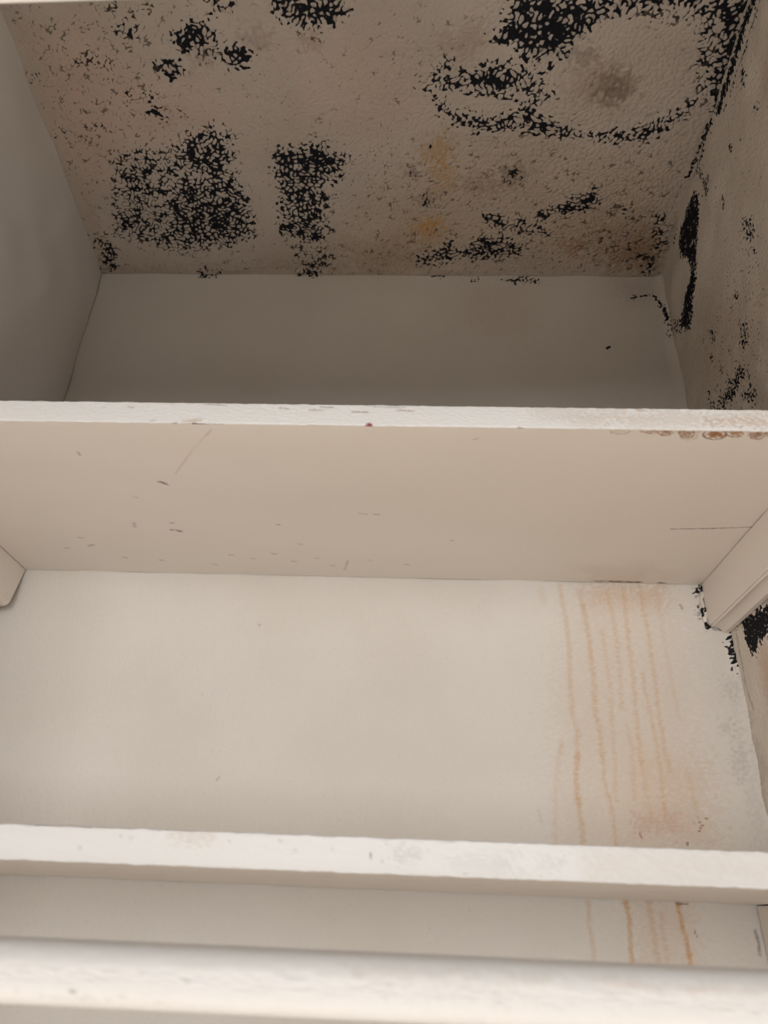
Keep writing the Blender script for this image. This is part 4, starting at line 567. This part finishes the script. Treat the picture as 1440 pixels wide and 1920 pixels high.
# ------------------------------------------------------------------ materials
def surface_material(name, base, alt, rough=0.6, mold=False, fleck=0.0, bump=0.15, bump_scale=260.0, grain=(1, 1, 1), patch_scale=6.0):
    m = bpy.data.materials.new(name)
    m.use_nodes = True
    nt = m.node_tree
    N, L = nt.nodes, nt.links
    bsdf = N['Principled BSDF']
    bsdf.inputs['Roughness'].default_value = rough
    bsdf.inputs['Specular IOR Level'].default_value = 0.08 if mold else 0.25
    tc = N.new('ShaderNodeTexCoord')
    mp = N.new('ShaderNodeMapping')
    mp.inputs['Scale'].default_value = grain
    L.new(tc.outputs['Object'], mp.inputs['Vector'])

    def noise(scale, detail, vec=mp.outputs['Vector']):
        n = N.new('ShaderNodeTexNoise')
        n.inputs['Scale'].default_value = scale
        n.inputs['Detail'].default_value = detail
        L.new(vec, n.inputs['Vector'])
        return n.outputs['Fac']

    def math(op, a, b, clamp=False):
        n = N.new('ShaderNodeMath')
        n.operation = op
        n.use_clamp = clamp
        for i, v in enumerate((a, b)):
            if isinstance(v, (int, float)):
                n.inputs[i].default_value = v
            else:
                L.new(v, n.inputs[i])
        return n.outputs[0]

    def remap(v, a, b, c=0.0, d=1.0):
        n = N.new('ShaderNodeMapRange')
        n.interpolation_type = 'SMOOTHSTEP'
        for i, t in enumerate((v, a, b, c, d)):
            if isinstance(t, (int, float)):
                n.inputs[i].default_value = t
            else:
                L.new(t, n.inputs[i])
        return n.outputs[0]

    def mix(f, a, b):
        n = N.new('ShaderNodeMix')
        n.data_type = 'RGBA'
        for s, v in (('Factor', f), ('A', a), ('B', b)):
            i = [x for x in n.inputs if x.name == s and (x.type == 'RGBA' or s == 'Factor')][0]
            if isinstance(v, (int, float)):
                i.default_value = v
            elif isinstance(v, tuple):
                i.default_value = v + (1,)
            else:
                L.new(v, i)
        return [x for x in n.outputs if x.type == 'RGBA'][0]

    def attr(nm):
        n = N.new('ShaderNodeAttribute')
        n.attribute_name = nm
        return n

    c = mix(remap(noise(patch_scale, 4), 0.35, 0.68), base, alt)
    if fleck:
        c = mix(math('MULTIPLY', remap(noise(190, 2), 0.68, 0.76), fleck), c, (0.30, 0.22, 0.16))
    st = attr('stain')
    sa = math('MULTIPLY', st.outputs['Alpha'], remap(noise(160, 3), 0.2, 0.6, 0.90, 1.02), True)
    c = mix(sa, c, st.outputs['Color'])
    height = noise(bump_scale, 4)
    if mold:
        md = attr('mold').outputs['Fac']
        h = math('ADD', attr('relief').outputs['Fac'], math('MULTIPLY', math('SUBTRACT', noise(600, 3), 0.5), 0.34))
        mask = remap(math('SUBTRACT', md, h), -0.05, 0.07)
        mask = math('MULTIPLY', mask, remap(md, 0.01, 0.05))
        dark = mix(remap(md, 0.14, 0.42), (0.065, 0.042, 0.032), (0.010, 0.011, 0.015))
        c = mix(math('MULTIPLY', remap(md, 0.3, 0.75), 0.30), c, (0.10, 0.085, 0.08))
        c = mix(math('MULTIPLY', math('MULTIPLY', remap(math('SUBTRACT', md, h), -0.22, 0.05), remap(md, 0.2, 0.45)), 0.45), c, (0.06, 0.05, 0.048))
        op = remap(md, 0.05, 0.40, 0.60, 0.985)
        c = mix(math('MULTIPLY', mask, op), c, dark)
        L.new(math('MULTIPLY_ADD' if False else 'ADD', math('MULTIPLY', mask, 0.25), rough), bsdf.inputs['Roughness'])
    L.new(c, bsdf.inputs['Base Color'])
    bp = N.new('ShaderNodeBump')
    bp.inputs['Strength'].default_value = bump
    bp.inputs['Distance'].default_value = 0.002
    L.new(height, bp.inputs['Height'])
    L.new(bp.outputs['Normal'], bsdf.inputs['Normal'])
    return m


M_CEIL = surface_material('stippled_plaster', (0.49, 0.435, 0.385), (0.44, 0.385, 0.33), 0.75, True, 0.25, 0.22, 420.0)
M_BACK = surface_material('painted_plaster', (0.70, 0.66, 0.61), (0.67, 0.625, 0.57), 0.55, True, 0.12, 0.10, 330.0)
M_RIGHT = surface_material('damp_plaster', (0.71, 0.645, 0.57), (0.66, 0.59, 0.51), 0.6, True, 0.2, 0.14, 330.0)
M_LEFT = surface_material('smooth_painted_wall', (0.73, 0.705, 0.68), (0.71, 0.68, 0.65), 0.5, False, 0, 0.05, 300.0)
M_SHELF = surface_material('painted_shelf_wood', (0.83, 0.765, 0.70), (0.80, 0.73, 0.66), 0.45, False, 0, 0.06, 150.0, (0.25, 1, 1))
M_WHITE = surface_material('white_gloss_wood', (0.69, 0.68, 0.668), (0.675, 0.66, 0.645), 0.4, False, 0, 0.06, 150.0, (0.25, 1, 1), 14.0)
M_HEAD = surface_material('bright_header_paint', (0.86, 0.845, 0.825), (0.84, 0.82, 0.79), 0.4, False, 0, 0.05, 150.0)
M_RAIL = surface_material('rail_paint', (0.64, 0.625, 0.61), (0.62, 0.60, 0.58), 0.45, False, 0, 0.06, 150.0, (0.25, 1, 1), 14.0)
M_ROOM = surface_material('room_wall_paint', (0.74, 0.70, 0.65), (0.72, 0.68, 0.63), 0.6, False, 0, 0.05, 200.0)
M_FLOOR = surface_material('pale_floor', (0.77, 0.71, 0.64), (0.73, 0.66, 0.58), 0.5, False, 0, 0.1, 60.0, (1, 0.1, 1))
M_CAULK = surface_material('old_caulk', (0.74, 0.69, 0.62), (0.55, 0.50, 0.44), 0.5, True, 0, 0.2, 300.0)

# ------------------------------------------------------------------ room shell (metres)
W, ZC = 0.80, 2.40
Y_FRONT = -0.60           # inner face of the front wall
Y_ALCOVE = -0.44          # mouth of the shelved alcove
Z_RAIL = ZC - 1.0286 * W  # top of the front rail


def x_left(y, z):
    z = np.maximum(np.asarray(z - ZC) / W, -1.1)
    y = np.maximum(np.asarray(y) / W, -0.47)
    return W * (-0.00768 * z / -0.5 + 0.02719 * (y / -0.4) * np.clip(1 - z / -0.6, 0, 1))


def x_right(y, z):
    z = np.maximum(np.asarray(z - ZC) / W, -1.1)
    y = np.maximum(np.asarray(y) / W, -0.47)
    return W * (1 + 0.00509 * z / -0.5 - 0.02264 * (y / -0.4) * np.clip(1 - z / -0.6, 0, 1))


Z_LOW = 1.46
HEAD_Z0, HEAD_SLOPE = 1.95719, 0.04032

# ceiling with a stippled relief; mold sits in the hollows
CELL = 0.0012
rows = depth_rows(CELL, far=-Y_ALCOVE)
n0, n1 = int(W / CELL) + 1, len(rows)
U, V = np.meshgrid(np.linspace(0, 1, n0), rows, indexing='ij')
Yc = -V
xl, xr = x_left(Yc, ZC), x_right(Yc, ZC)
Xc = xl - 0.004 + U * (xr - xl + 0.008)
# bumps are the lobes of a noise field, crevices its winding zero lines
lob = np.abs(band_noise((n0, n1), CELL, 0.0075, 0.0155, 3))
hb = lob + 0.10 * band_noise((n0, n1), CELL, 0.0028, 0.006, 4)
rel = percentile(hb + 0.13 * band_noise((n0, n1), CELL, 0.012, 0.05, 5))
en, fn = band_noise((n0, n1), CELL, 0.006, 0.03, 6), band_noise((n0, n1), CELL, 0.01, 0.06, 7)
mold, stain = paint(Xc, Yc, CEILING_MARKS, en, fn)
mold = np.clip(mold * (1 + 0.16 * fn), 0, 1)
mold = np.maximum(mold, 0.045 + 0.02 * fn)
edge = smooth(np.minimum.reduce([Xc - xl, xr - Xc, -Yc]) / 0.012)
rough_amp = 0.7 + 0.5 * smooth((Xc - 0.35) / 0.3)
Zc = ZC - 0.0013 * np.tanh(hb * 1.1) * rough_amp * (0.3 + 0.7 * edge) - 0.0009 * band_noise((n0, n1), CELL, 0.06, 0.3, 8) * edge - 0.0004
P = np.stack([Xc, Yc, Zc], -1)
o = slab('ceiling', P, (0, 0, 0.03), M_CEIL, {'relief': rel, 'mold': mold, 'stain': stain}, flip=False)
tag(o, 'low closet ceiling of stippled beige plaster blackened by mold patches', kind='structure')

# back wall
CELL = 0.0013
rows = height_rows(CELL, ZC + 0.003, Z_LOW)
n0, n1 = int((W + 0.02) / CELL) + 1, len(rows)
U, Zb = np.meshgrid(np.linspace(0, 1, n0), rows, indexing='ij')
Xb = -0.016 + U * (W + 0.032)
hb = band_noise((n0, n1), CELL, 0.004, 0.011, 13) + 0.4 * band_noise((n0, n1), CELL, 0.012, 0.04, 14)
rel = percentile(hb)
en, fn = band_noise((n0, n1), CELL, 0.004, 0.02, 16), band_noise((n0, n1), CELL, 0.006, 0.04, 17, (1.0, 0.35))
mold, stain = paint(Xb, Zb, BACK_MARKS, en, fn)
peel = 0.25 + 0.75 * smooth((1.95 - Zb) / 0.02)
Yb = -0.00022 * np.tanh(hb) * peel - 0.0005 * band_noise((n0, n1), CELL, 0.08, 0.4, 18)
Yb = Yb - 0.0005 * peel * np.clip(band_noise((n0, n1), CELL, 0.006, 0.02, 19) - 1.9, 0, 1.2)
# plaster sweeps forward into the damp right-hand corner
xr0 = x_right(0 * Zb, Zb)
Yb = Yb - 0.005 * np.clip(1 - (xr0 - Xb) / 0.014, 0, 1.0) ** 2
P = np.stack([Xb, Yb, Zb], -1)
o = slab('wall_back', P, (0, 0.03, 0), M_BACK, {'relief': rel, 'mold': mold, 'stain': stain}, flip=True)
tag(o, 'cream back wall with brown drip stains at its right side', kind='structure')

# right wall
CELL = 0.0014
rows = depth_rows(CELL, far=-Y_ALCOVE)
zrows = height_rows(CELL, ZC + 0.003, 1.54)
n0, n1 = len(rows), len(zrows)
U, Zr = np.meshgrid(rows, zrows, indexing='ij')
Yr = -U
hb = band_noise((n0, n1), CELL, 0.004, 0.010, 23, (1.0, 0.75)) + 0.4 * band_noise((n0, n1), CELL, 0.012, 0.05, 24)
rel = percentile(hb)
en, fn = band_noise((n0, n1), CELL, 0.004, 0.02, 26), band_noise((n0, n1), CELL, 0.01, 0.05, 27)
mold, stain = paint(Yr, Zr, RIGHT_MARKS, en, fn)
mold = np.clip(mold * (1 + 0.15 * fn), 0, 1)
Xr = x_right(Yr, Zr) - 0.00035 * np.tanh(hb) - 0.0008 * band_noise((n0, n1), CELL, 0.05, 0.3, 28)
P = np.stack([Xr, Yr, Zr], -1)
o = slab('wall_right', P, (0.03, 0, 0), M_RIGHT, {'relief': rel, 'mold': mold, 'stain': stain}, flip=False)
tag(o, 'beige right wall speckled with black mold', kind='structure')

# left wall
CELL = 0.004
zrows = height_rows(CELL, ZC + 0.003, 1.54)
n0, n1 = int(-Y_ALCOVE / CELL) + 1, len(zrows)
U, Zl = np.meshgrid(np.linspace(0, 1, n0), zrows, indexing='ij')
Yl = U * Y_ALCOVE
Xl = x_left(Yl, Zl) + 0.0008 * band_noise((n0, n1), CELL, 0.08, 0.4, 38)
z0 = np.zeros(Yl.shape)
o = slab('wall_left', np.stack([Xl, Yl, Zl], -1), (-0.03, 0, 0), M_LEFT, {'stain': np.zeros(Yl.shape + (4,))}, flip=True)
tag(o, 'smooth grey painted left wall of the closet', kind='structure')


# ------------------------------------------------------------------ boards made from a profile swept along x
def rounded_profile(y0, y1, z0, z1, r, cell_b, cell_f, top_cell):
    """Open outline from back-bottom forward along the underside, up the front, back along the top. y1 is the front (smaller)."""
    pts = []
    nb = max(2, int((y0 - y1 - r) / cell_b))
    for t in np.linspace(0, 1, nb, endpoint=False):
        pts.append((y0 + (y1 + r - y0) * t, z0))
    k = 5
    for a in np.linspace(0, math.pi / 2, k, endpoint=False):
        pts.append((y1 + r - r * math.sin(a), z0 + r - r * math.cos(a)))
    nf = max(2, int((z1 - z0 - 2 * r) / cell_f))
    for t in np.linspace(0, 1, nf, endpoint=False):
        pts.append((y1, z0 + r + (z1 - z0 - 2 * r) * t))
    for a in np.linspace(0, math.pi / 2, k, endpoint=False):
        pts.append((y1 + r - r * math.cos(a), z1 - r + r * math.sin(a)))
    nt_ = max(2, int((y0 - y1 - r) / top_cell))
    for t in np.linspace(0, 1, nt_):
        pts.append((y1 + r + (y0 - y1 - r) * t, z1))
    return np.array(pts)


def board(name, xa, xb, cell_x, prof, mat, marks_bottom, marks_front, y_front, z_bottom, seed, wobble, z_tilt=0.0):
    nx = int((xb - xa) / cell_x) + 1
    xs = np.linspace(xa, xb, nx)
    n = len(prof)
    X = np.repeat(xs[:, None], n, 1)
    Y = np.repeat(prof[None, :, 0], nx, 0)
    Z = np.repeat(prof[None, :, 1], nx, 0) + z_tilt * (X - (xa + xb) / 2)
    shape = X.shape
    cell = cell_x
    en = band_noise(shape, cell, 0.003, 0.02, seed)
    fn = band_noise(shape, cell, 0.03, 0.25, seed + 1)
    front = np.abs(Y - y_front) < 0.002
    _, sb = paint(X, Y, marks_bottom, en, fn)
    _, sf = paint(X, Z, marks_front, en, fn)
    bottom = Z - z_tilt * (X - (xa + xb) / 2) < z_bottom + 0.0006
    st = np.where(front[..., None], sf, np.where(bottom[..., None], sb, 0))
    st[..., 3] *= (front | bottom)
    # hand-painted edges are never dead straight
    e1 = band_noise((nx, 4), cell, 0.01, 0.12, seed + 2)[:, :1]
    e2 = np.clip(band_noise((nx, 4), cell, 0.003, 0.012, seed + 3)[:, :1] - 1.5, 0, 1.2)
    near = np.exp(-((Y - y_front) / 0.004) ** 2)
    mid = (prof[:, 1].min() + prof[:, 1].max()) / 2
    Z = Z + np.sign(Z - mid) * near * wobble * (e1 * 0.5 - e2 * 1.3)
    Y = Y + near * wobble * 0.4 * en
    P = np.stack([X, Y, Z], -1)
    idx = np.arange(nx * n).reshape(nx, n)
    q = np.stack([idx[:-1, :-1], idx[1:, :-1], idx[1:, 1:], idx[:-1, 1:]], -1).reshape(-1, 4)
    caps = [list(idx[0, :]), list(idx[-1, ::-1]), list(idx[:, 0]) + list(idx[::-1, -1])]
    return build_mesh(name, P.reshape(-1, 3), q[:, ::-1], [c[::-1] for c in caps], mat, True, {'stain': st.reshape(-1, 4)})


ZA, YA, TA = ZC - 0.58577 * W, -0.38198 * W, 0.0251 * W
ZB, YB, TB = ZC - 0.98513 * W, -0.38101 * W, 0.02528 * W

# give the boards two tones: white front edge, cream body -> the front faces take the white paint
def white_front(o, y_front):
    o.data.materials.append(M_WHITE)
    me = o.data
    n = len(me.polygons)
    c = np.empty(n * 3, np.float32)
    me.polygons.foreach_get('center', c)
    c = c.reshape(-1, 3)
    mi = (np.abs(c[:, 1] - y_front) < 0.0012).astype(np.int32)
    me.polygons.foreach_set('material_index', mi)


top = board('shelf_board', -0.004, W + 0.006, 0.0012, rounded_profile(-0.0012, YA, ZA, ZA + TA, 0.0012, 0.0012, 0.0008, 0.02),
            M_SHELF, SHELF_A_BOTTOM, SHELF_A_FRONT, YA, ZA, 41, 0.00025)
white_front(top, YA)
tag(top, 'upper cream painted shelf with rust rings along its front edge', 'shelf', 'painted closet shelves')

midb = board('shelf_board', -0.008, W + 0.010, 0.0018, rounded_profile(-0.0012, YB, ZB, ZB + TB, 0.0012, 0.003, 0.0012, 0.02),
             M_SHELF, SHELF_B_BOTTOM, SHELF_B_FRONT, YB, ZB, 51, 0.00025)
white_front(midb, YB)
tag(midb, 'lower white painted shelf whose underside shows only as a thin strip', 'shelf', 'painted closet shelves')


# unseen board, added to cut floor light under the rail and lower shelf
o = board('light_block_board', -0.006, W + 0.008, 0.02, rounded_profile(-0.0012, -0.55, ZB - 0.27, ZB - 0.25, 0.0012, 0.02, 0.004, 0.02),
          M_SHELF, [], [], -0.55, ZB - 0.27, 55, 0.0)
tag(o, 'unseen board added low in the alcove to block floor light', kind='structure')


# ------------------------------------------------------------------ cleats: profile in x/z swept along y
def sweep_y(name, prof, y_back, y_front, mat, slant=0.0, ny=60, seed=60, lump=0.0003):
    """prof: closed (x, z) outline; slant pulls the back end forward towards the lower edge."""
    pr = np.array(prof)
    n = len(pr)
    zt, zb = pr[:, 1].max(), pr[:, 1].min()
    ts = np.linspace(0, 1, ny)
    P = np.zeros((ny, n, 3))
    for j, t in enumerate(ts):
        yb = y_back - slant * np.clip((zt - pr[:, 1]) / (zt - zb), 0, 1) ** 1.3
        P[j, :, 0] = pr[:, 0]
        P[j, :, 1] = yb + (y_front - yb) * t
        P[j, :, 2] = pr[:, 1]
    rng = np.random.default_rng(seed)
    P[..., 0] += lump * np.convolve(rng.standard_normal(ny + 6), np.ones(7) / 7, 'valid')[:, None]
    idx = np.arange(ny * n).reshape(ny, n)
    nxt = np.roll(idx, -1, axis=1)
    q = np.stack([idx[:-1], nxt[:-1], nxt[1:], idx[1:]], -1).reshape(-1, 4)
    area = np.sum(pr[:, 0] * np.roll(pr[:, 1], -1) - np.roll(pr[:, 0], -1) * pr[:, 1])
    caps = [list(idx[0, ::-1]), list(idx[-1, :])]
    if area > 0:
        q = q[:, ::-1]
        caps = [c[::-1] for c in caps]
    return build_mesh(name, P.reshape(-1, 3), q, caps, mat, False)


def batten_profile(xi, xw, zt, zb):
    return [(xi, zt), (xi, zb + 0.0015), (xi + 0.0010, zb), (xw, zb), (xw, zt)]


def cove_profile(xi, xw, zb):
    """Small moulding under the batten: a hollow, then a lip at the wall."""
    w = xw - xi
    pts = [(xi + w * 0.10, zb - 0.0002)]
    for a in np.linspace(0.1, 0.9, 7):
        pts.append((xi + w * (0.10 + 0.55 * a), zb - 0.0025 - 0.003 * a + 0.0025 * math.sin(math.pi * a)))
    pts += [(xi + w * 0.72, zb - 0.0075), (xi + w * 0.90, zb - 0.008), (xw, zb - 0.007), (xw, zb - 0.0002)]
    return pts


def thing(name, loc):
    e = bpy.data.objects.new(name, None)
    col.objects.link(e)
    e.location = loc
    e.empty_display_size = 0.05
    return e


def adopt(e, *parts):
    for p in parts:
        p.parent = e
        p.matrix_parent_inverse = Matrix.Translation(e.location).inverted()


XR_A = float(x_right(0.0, ZA))
XL_A = float(x_left(0.0, ZA))
XR_B = float(x_right(0.0, ZB))
XL_B = float(x_left(0.0, ZB))
cr_x, cl_x = W - 0.02184 * W, 0.01139 * W
zcb = ZA - 0.0613 * W

c1 = thing('shelf_cleat', (cr_x, -0.15, zcb - 0.008))
b1 = sweep_y('batten_board', batten_profile(cr_x, XR_A - 0.0006, ZA - 0.0008, zcb), -0.002, YA + 0.02, M_SHELF, 0.0, 60, 61)
m1 = sweep_y('cove_moulding', cove_profile(cr_x, XR_A - 0.0006, zcb), -0.002, YA + 0.02, M_SHELF, 0.0, 60, 61)
adopt(c1, b1, m1)
tag(c1, 'cream coved batten under the upper shelf against the moldy right wall', 'batten', 'shelf battens')
c2 = sweep_y('shelf_cleat', [(cl_x, ZA - 0.0008), (cl_x, ZA - 0.046), (cl_x - 0.0012, ZA - 0.0495), (cl_x - 0.004, ZA - 0.0515), (XL_A + 0.0006, ZA - 0.0525), (XL_A + 0.0006, ZA - 0.0008)], -0.0015, YA + 0.02, M_SHELF, 0.016, 60, 62)
tag(c2, 'cream batten under the upper shelf at the left wall', 'batten', 'shelf battens')
c3 = sweep_y('shelf_cleat', [(cr_x + 0.0005, ZB - 0.0012), (cr_x + 0.003, 1.547), (XR_B - 0.0006, 1.547), (XR_B - 0.0006, ZB - 0.0012)], -0.002, YB + 0.02, M_SHELF, 0.0, 40, 63)
tag(c3, 'grey side board under the lower shelf at the right wall, dark gap beside it', 'batten', 'shelf battens')
c4 = sweep_y('shelf_cleat', [(cl_x, ZB - 0.0012), (cl_x, 1.547), (XL_B + 0.0006, 1.547), (XL_B + 0.0006, ZB - 0.0012)], -0.002, YB + 0.02, M_SHELF, 0.0, 40, 64)
tag(c4, 'cream side board under the lower shelf at the left wall', 'batten', 'shelf battens')


# lumpy caulk in the corner between right batten and back wall
def bead(name, path, radii, mat, parent=None, seg=10, moldv=None):
    P, rings = [], len(path)
    rng = np.random.default_rng(7)
    path = np.array(path)
    for j in range(rings):
        t = path[min(j + 1, rings - 1)] - path[max(j - 1, 0)]
        t = t / np.linalg.norm(t)
        a = np.cross(t, (0.3, 1, 0.2))
        a /= np.linalg.norm(a)
        b = np.cross(t, a)
        for k in range(seg):
            th = 2 * math.pi * k / seg
            r = radii[j] * (1 + 0.18 * rng.standard_normal())
            P.append(path[j] + r * (math.cos(th) * a + math.sin(th) * b))
    idx = np.arange(rings * seg).reshape(rings, seg)
    nxt = np.roll(idx, -1, axis=1)
    q = np.stack([idx[:-1], nxt[:-1], nxt[1:], idx[1:]], -1).reshape(-1, 4)
    rel = rng.random(rings * seg)
    md = np.repeat(np.array(moldv), seg) if moldv is not None else np.zeros(rings * seg)
    o = build_mesh(name, np.array(P), q, [list(idx[0, ::-1]), list(idx[-1])], mat, True,
                   {'relief': rel, 'mold': md, 'stain': np.zeros((rings * seg, 4))})
    if parent:
        o.parent = parent
    return o


zz = np.linspace(ZA - 0.003, zcb - 0.003, 26)
tt = np.linspace(0, 1, 26)
path = [(cr_x - 0.0015 + 0.0015 * math.sin(t * 13) + 0.004 * max(0, t - 0.8) * 5 * 0.3, -0.0012, z) for t, z in zip(tt, zz)]
rad = [0.0016 + 0.0011 * math.sin(t * 17 + 1) ** 2 for t in tt]
mv = [0.75 if (t < 0.16 or 0.50 < t < 0.62 or t > 0.86) else 0.05 for t in tt]
cb = bead('caulk_bead', path, rad, M_CAULK, None, 12, mv)
adopt(c1, cb)
cb['label'] = 'lumpy white caulk with black mold'

# ------------------------------------------------------------------ front: header board, rail and room wall
def box(name, x0, x1, y0, y1, z0, z1, mat, bev=0.0, parent=None, z_tilt=0.0):
    import bmesh
    bm = bmesh.new()
    bmesh.ops.create_cube(bm, size=1.0)
    for v in bm.verts:
        low = v.co.z < 0
        v.co = ((x0 + x1) / 2 + v.co.x * (x1 - x0), (y0 + y1) / 2 + v.co.y * (y1 - y0), (z0 + z1) / 2 + v.co.z * (z1 - z0))
        if low:
            v.co.z += z_tilt * (v.co.x - x0)
    if bev:
        bmesh.ops.bevel(bm, geom=bm.edges[:], offset=bev, segments=3, affect='EDGES', profile=0.5)
    me = bpy.data.meshes.new(name)
    bm.to_mesh(me)
    bm.free()
    me.attributes.new('stain', 'FLOAT_COLOR', 'POINT').data.foreach_set('color', np.zeros(len(me.vertices) * 4, np.float32))
    me.materials.append(mat)
    o = bpy.data.objects.new(name, me)
    col.objects.link(o)
    if parent:
        o.parent = parent
    return o


Y_OUT = Y_FRONT - 0.10
# header of the door opening, hung a little out of level
hd = box('trim_1', -0.46, W + 0.46, Y_OUT, Y_FRONT - 0.0005, HEAD_Z0 - HEAD_SLOPE * 0.44, ZC + 0.02, M_HEAD, 0.003, None, HEAD_SLOPE)
tag(hd, 'white painted header board across the top of the opening', kind='structure')

# rail: rounded nosing across the foot of the opening
def rail_profile(y0, y1, z0, z1):
    pts = []
    h = z1 - z0
    r = h * 0.40
    for t in np.linspace(0, 1, 8, endpoint=False):
        pts.append((y0 + (y1 + r - y0) * t, z0))
    for a in np.linspace(0, math.pi / 2, 10, endpoint=False):
        pts.append((y1 + r - r * math.sin(a), z0 + r - r * math.cos(a)))
    for t in np.linspace(0, 1, 8, endpoint=False):
        pts.append((y1, z0 + r + (h - 2 * r) * t))
    for a in np.linspace(0, math.pi / 2, 10, endpoint=False):
        pts.append((y1 + r - r * math.cos(a), z1 - r + r * math.sin(a)))
    for t in np.linspace(0, 1, 8):
        pts.append((y1 + r + (y0 - y1 - r) * t, z1))
    return np.array(pts)


Y_RAIL = -0.60 * W
ZR1, ZR0 = Z_RAIL, ZC - 1.0549 * W
rl_ = board('front_rail', -0.459, W + 0.459, 0.0015, rail_profile(Y_ALCOVE - 0.001, Y_RAIL, ZR0, ZR1), M_RAIL, [], RAIL_FRONT, Y_RAIL, ZR0, 71, 0.0003)
tag(rl_, 'rounded white front rail across the bottom of the opening', 'rail')

# room wall around the opening, floor
for nm, xa, xb in (('wall_front_left', -1.6, -0.46), ('wall_front_right', W + 0.46, 2.4)):
    o = box(nm, xa, xb, Y_OUT, Y_FRONT, 0.0, ZC, M_ROOM)
    tag(o, 'plain room wall beside the closet opening', kind='structure')
for nm, xa, xb in (('wall_return_left', -0.46, -0.029), ('wall_return_right', W + 0.034, W + 0.46)):
    o = box(nm, xa, xb, Y_ALCOVE, Y_ALCOVE + 0.03, 0.0, ZC, M_ROOM)
    tag(o, 'plain wall beside the shelved alcove', kind='structure')
for nm, xa, xb in (('wall_side_left', -0.49, -0.46), ('wall_side_right', W + 0.46, W + 0.49)):
    o = box(nm, xa, xb, Y_FRONT, Y_ALCOVE + 0.03, 0.0, ZC, M_ROOM)
    tag(o, 'plain closet side wall', kind='structure')
o = box('ceiling_front', -0.46, W + 0.46, Y_FRONT, Y_ALCOVE - 0.0005, ZC, ZC + 0.03, M_ROOM)
tag(o, 'plain closet ceiling before the alcove', kind='structure')
o = box('floor', -1.6, 2.4, -4.2, 0.03, -0.05, -0.0005, M_FLOOR)
tag(o, 'room floor in front of the closet', kind='structure')
